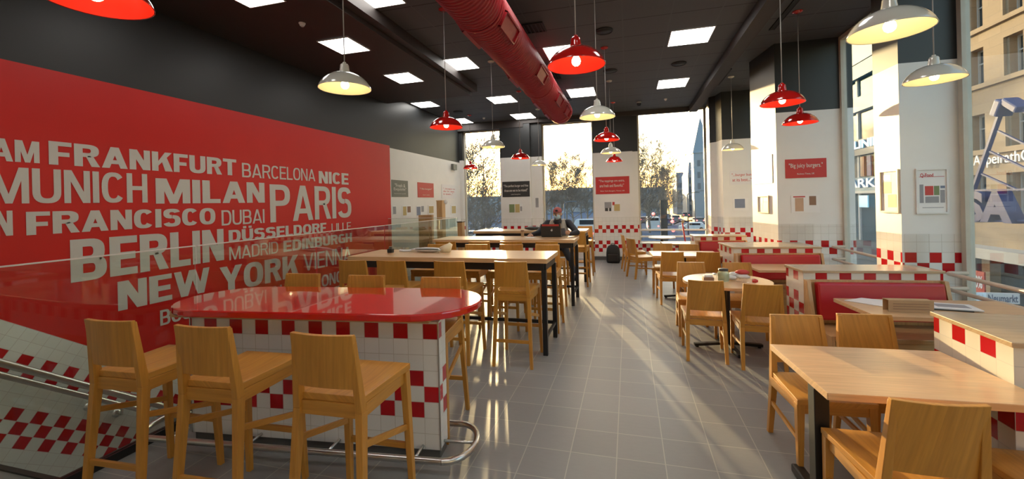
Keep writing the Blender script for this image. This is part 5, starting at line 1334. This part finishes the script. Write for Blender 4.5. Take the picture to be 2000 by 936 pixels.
# trees -----------------------------------------------------------------
def tree_mesh(seed, H, spread, depth=6, r0=.16, droop=.0):
    R = random.Random(seed); vs, fs = [], []; lv = []
    def seg_(p, q, r1, r2, n):
        d = (q-p).normalized(); a = d.cross(Vector((0, 0, 1)))
        if a.length < .1: a = Vector((1, 0, 0))
        a.normalize(); c = d.cross(a); s = len(vs)
        for P, r in ((p, r1), (q, r2)):
            for k_ in range(n): vs.append(P+(a*math.cos(2*PI*k_/n)+c*math.sin(2*PI*k_/n))*r)
        for k_ in range(n): fs.append((s+k_, s+(k_+1) % n, s+n+(k_+1) % n, s+n+k_))
    def grow(p, d, L_, r, lev):
        n = 3; steps = 3 if lev < 3 else 2; q = p
        for i in range(steps):
            d = (d+Vector((R.uniform(-1, 1), R.uniform(-1, 1), R.uniform(-.4, .7)))*.17).normalized(); q2 = q+d*L_/steps
            seg_(q, q2, max(r*(1-.3*i/steps), .014), max(r*(1-.3*(i+1)/steps), .011), n); q = q2
            if lev < depth and (i or lev > 1):
                for _ in range(R.choice((1, 2, 2))):
                    side = Vector((R.uniform(-1, 1), R.uniform(-1, 1), R.uniform(-.3, .9))).normalized(); grow(q, (d*.75+side*.8).normalized(), L_*R.uniform(.42, .66), r*.5, lev+1)
    q = Vector((0, 0, 0)); d = Vector((0, 0, 1)); ns_ = 12
    for i in range(ns_):
        d = (d+Vector((R.uniform(-1, 1), R.uniform(-1, 1), .6))*.10).normalized(); q2 = q+d*H/ns_
        seg_(q, q2, r0*(1-i/ns_)+.012, r0*(1-(i+1)/ns_)+.012, 7); q = q2; h_ = i/ns_
        if i >= 1:
            for _ in range(3):
                a = R.uniform(0, 2*PI); up = R.uniform(.35, 1.1)
                grow(q, Vector((math.cos(a), math.sin(a), up)).normalized(), H*spread*(.30 if h_ < .6 else .30*(1.6-h_))*R.uniform(.7, 1.1), r0*.38*(1.1-h_), 1)
    me = bpy.data.meshes.new('branches'); me.from_pydata([tuple(v) for v in vs], [], fs); me.update()
    return me
tm = [tree_mesh(s, 11, .9, 5, .17) for s in (3, 11, 23)]
for q in tm: q.materials.append(M['bark_hazy'])
tcount = [0]
def tree(px, Y, H, label, kind=0, rz=0, mat=None, base=-4):
    p = at(px, Y, base); me = tm[kind % 3]; o = bpy.data.objects.new('bare_tree', me); COL.objects.link(o)
    o.location = p; o.rotation_euler = (0, 0, rz); s = H/max(v.co.z for v in me.vertices); o.scale = (s, s, s)
    tag(o, label, 'tree', 'bare winter trees outside the end windows')
tl = [(915, 27, 10.5, 0, 'bare tree close outside the left end window, left one'), (938, 44, 14.5, 1, 'bare tree outside the left end window at its right edge'), (896, 44, 15, 2, 'bare tree partly hidden by the left wall outside the left end window'), (930, 62, 13, 2, 'smaller bare tree further back in the left end window'),
 (1068, 85, 15, 0, 'bare tree at the left edge of the middle end window'), (1094, 92, 17, 1, 'bare tree in the middle end window above the capped person'), (1120, 84, 16, 2, 'bare tree right of centre in the middle end window'), (1146, 90, 17, 0, 'bare tree at the right edge of the middle end window'), (1106, 120, 17, 2, 'far bare tree behind the others in the middle end window'), (1076, 118, 18, 1, 'far bare tree at the left in the middle end window'), (1135, 118, 17, 0, 'far bare tree at the right in the middle end window'),
 (1250, 62, 16, 1, 'tall bare tree at the left edge of the right end window'), (1268, 74, 16, 2, 'second bare tree in the row in the right end window'), (1284, 92, 15, 0, 'third bare tree in the row in the right end window'), (1296, 110, 15, 1, 'fourth bare tree in the row in the right end window'), (1307, 130, 15, 2, 'farthest bare tree of the row in the right end window'), (1262, 100, 17, 0, 'bare tree behind the row in the right end window'), (1180, 95, 17, 2, 'bare tree hidden mostly behind the middle pier')]
for i, (px, Y, H, kd, lb_) in enumerate(tl): tree(px, Y, H, lb_, kd, i*1.37)
# cars
def make_car(mat, van=False):
    t = thing('parked_car' if not van else 'delivery_van', 'car', 'car' if not van else 'van')
    L_, W, H = (4.4, 1.8, 1.45) if not van else (5.4, 2.0, 2.4)
    side = [(-L_/2, .35), (L_/2, .35), (L_/2, .85), (L_/2-.9, .95), (L_/2-1.6, H), (-L_/2+.9, H), (-L_/2+.1, 1.0)] if not van else [(-L_/2, .35), (L_/2, .35), (L_/2, 1.1), (L_/2-.5, 1.25), (L_/2-1.1, H), (-L_/2, H)]
    b = MB(); A = [b.verts.new((-W/2, y, z)) for y, z in side]; B = [b.verts.new((W/2, y, z)) for y, z in side]; n = len(side)
    fs = [b.faces.new(A), b.faces.new(B[::-1])]+[b.faces.new((A[i], B[i], B[(i+1) % n], A[(i+1) % n])) for i in range(n)]
    bmesh.ops.recalc_face_normals(b, faces=fs); obj('body', b, mat, t, .06)
    b = MB(); box(b, -W/2+.15, W/2-.15, -L_/2+(.25 if not van else -.02), -L_/2+(.5 if not van else .02), H-.55, H-.12); obj('rear_window', b, 'carglass', t)
    b = MB(); box(b, -W/2-.01, W/2+.01, -L_/2+1.0, L_/2-1.7, 1.0 if not van else 1.5, H-.12); obj('side_windows', b, 'carglass', t)
    for sx in (-1, 1):
        b = MB(); box(b, sx*(W/2-.2)-.14, sx*(W/2-.2)+.14, -L_/2-.03, -L_/2+.02, .75, .95); obj('tail_light', b, 'tail', t)
        for sy in (-1, 1):
            b = MB(); lathe(b, [(0, -.1), (.33, -.1), (.34, 0), (.33, .1), (0, .1)], 18); o = obj('wheel', b, 'rubber', t); o.rotation_euler = (0, PI/2, 0); o.location = (sx*(W/2-.1), sy*(L_/2-.85), .34)
    return t
protos = [make_car('carwhite', True), make_car('carblue'), make_car('cargrey'), make_car('carwhite')]; used_ = [False]*4
cars = [(0, 1274, 80, 0, 'white van on the street in the right end window, nearest'), (1, 1300, 95, .05, 'dark car with lit tail lights right of the white van'), (2, 1318, 110, 0, 'grey car on the street beyond the dark one, in the right end window'), (3, 1352, 78, 1.4, 'white car crossing at the right in the right end window'), (1, 1256, 105, 0, 'dark car at the left of the street in the right end window'), (2, 1338, 130, 0, 'farthest grey car in the right end window'),
 (3, 1128, 62, 1.5, 'white car parked crosswise in the middle end window'), (0, 1144, 74, 1.5, 'white van parked crosswise at the right in the middle end window'), (1, 1075, 66, 1.5, 'dark car parked at the left in the middle end window'), (3, 915, 60, 1.5, 'white car parked in the left end window'), (1, 955, 66, 1.5, 'dark car parked in the left end window'), (2, 1362, 98, .1, 'grey car near the tower side in the right end window')]
for kd, px, Y, rz, lab in cars:
    o = inst(protos[kd], used_[kd], at(px, Y), rz, lab, 'vehicles outside the end windows'); used_[kd] = True
# signal mast and lamps
sm = thing('signal_mast', 'dark broad post with red lights outside the right end window', 'post', at(1296, 40))
b = MB(); box(b, -.28, .28, -.2, .2, 0, PY(1296, 391, 40).z+4); obj('post', b, 'signblack', sm)
for zz, xx in ((3.6, .7), (2.8, .75), (4.3, -.9)):
    b = MB(); ell(b, (xx, -.1, zz), (.14, .14, .14), 12, 8); obj('lamp', b, 'tail', sm)
def streetlamp(px, Y, ytop, label):
    p = at(px, Y); h = PY(px, ytop, Y).z+4; t = thing('street_lamp', label, 'street lamp', p, 0, 'street lamps outside')
    b = MB(); tube(b, [(0, 0, 0), (0, 0, h)], .09, 8); obj('pole', b, 'cargrey', t)
    b = MB(); tube(b, [(0, 0, h), (.5, 0, h+.25), (1.3, 0, h+.3)], .06, 8); obj('arm', b, 'cargrey', t)
    b = MB(); box(b, 1.0, 1.7, -.15, .15, h+.2, h+.36); obj('lamp_head', b, 'cargrey', t)
streetlamp(1343, 70, 380, 'street lamp right of the traffic in the right end window')
streetlamp(1357, 90, 376, 'farther street lamp near the tower in the right end window')
streetlamp(1102, 58, 398, 'street lamp seen through the middle end window')
print('objects', len(bpy.data.objects), 'faces', sum(len(m.polygons) for m in bpy.data.meshes))
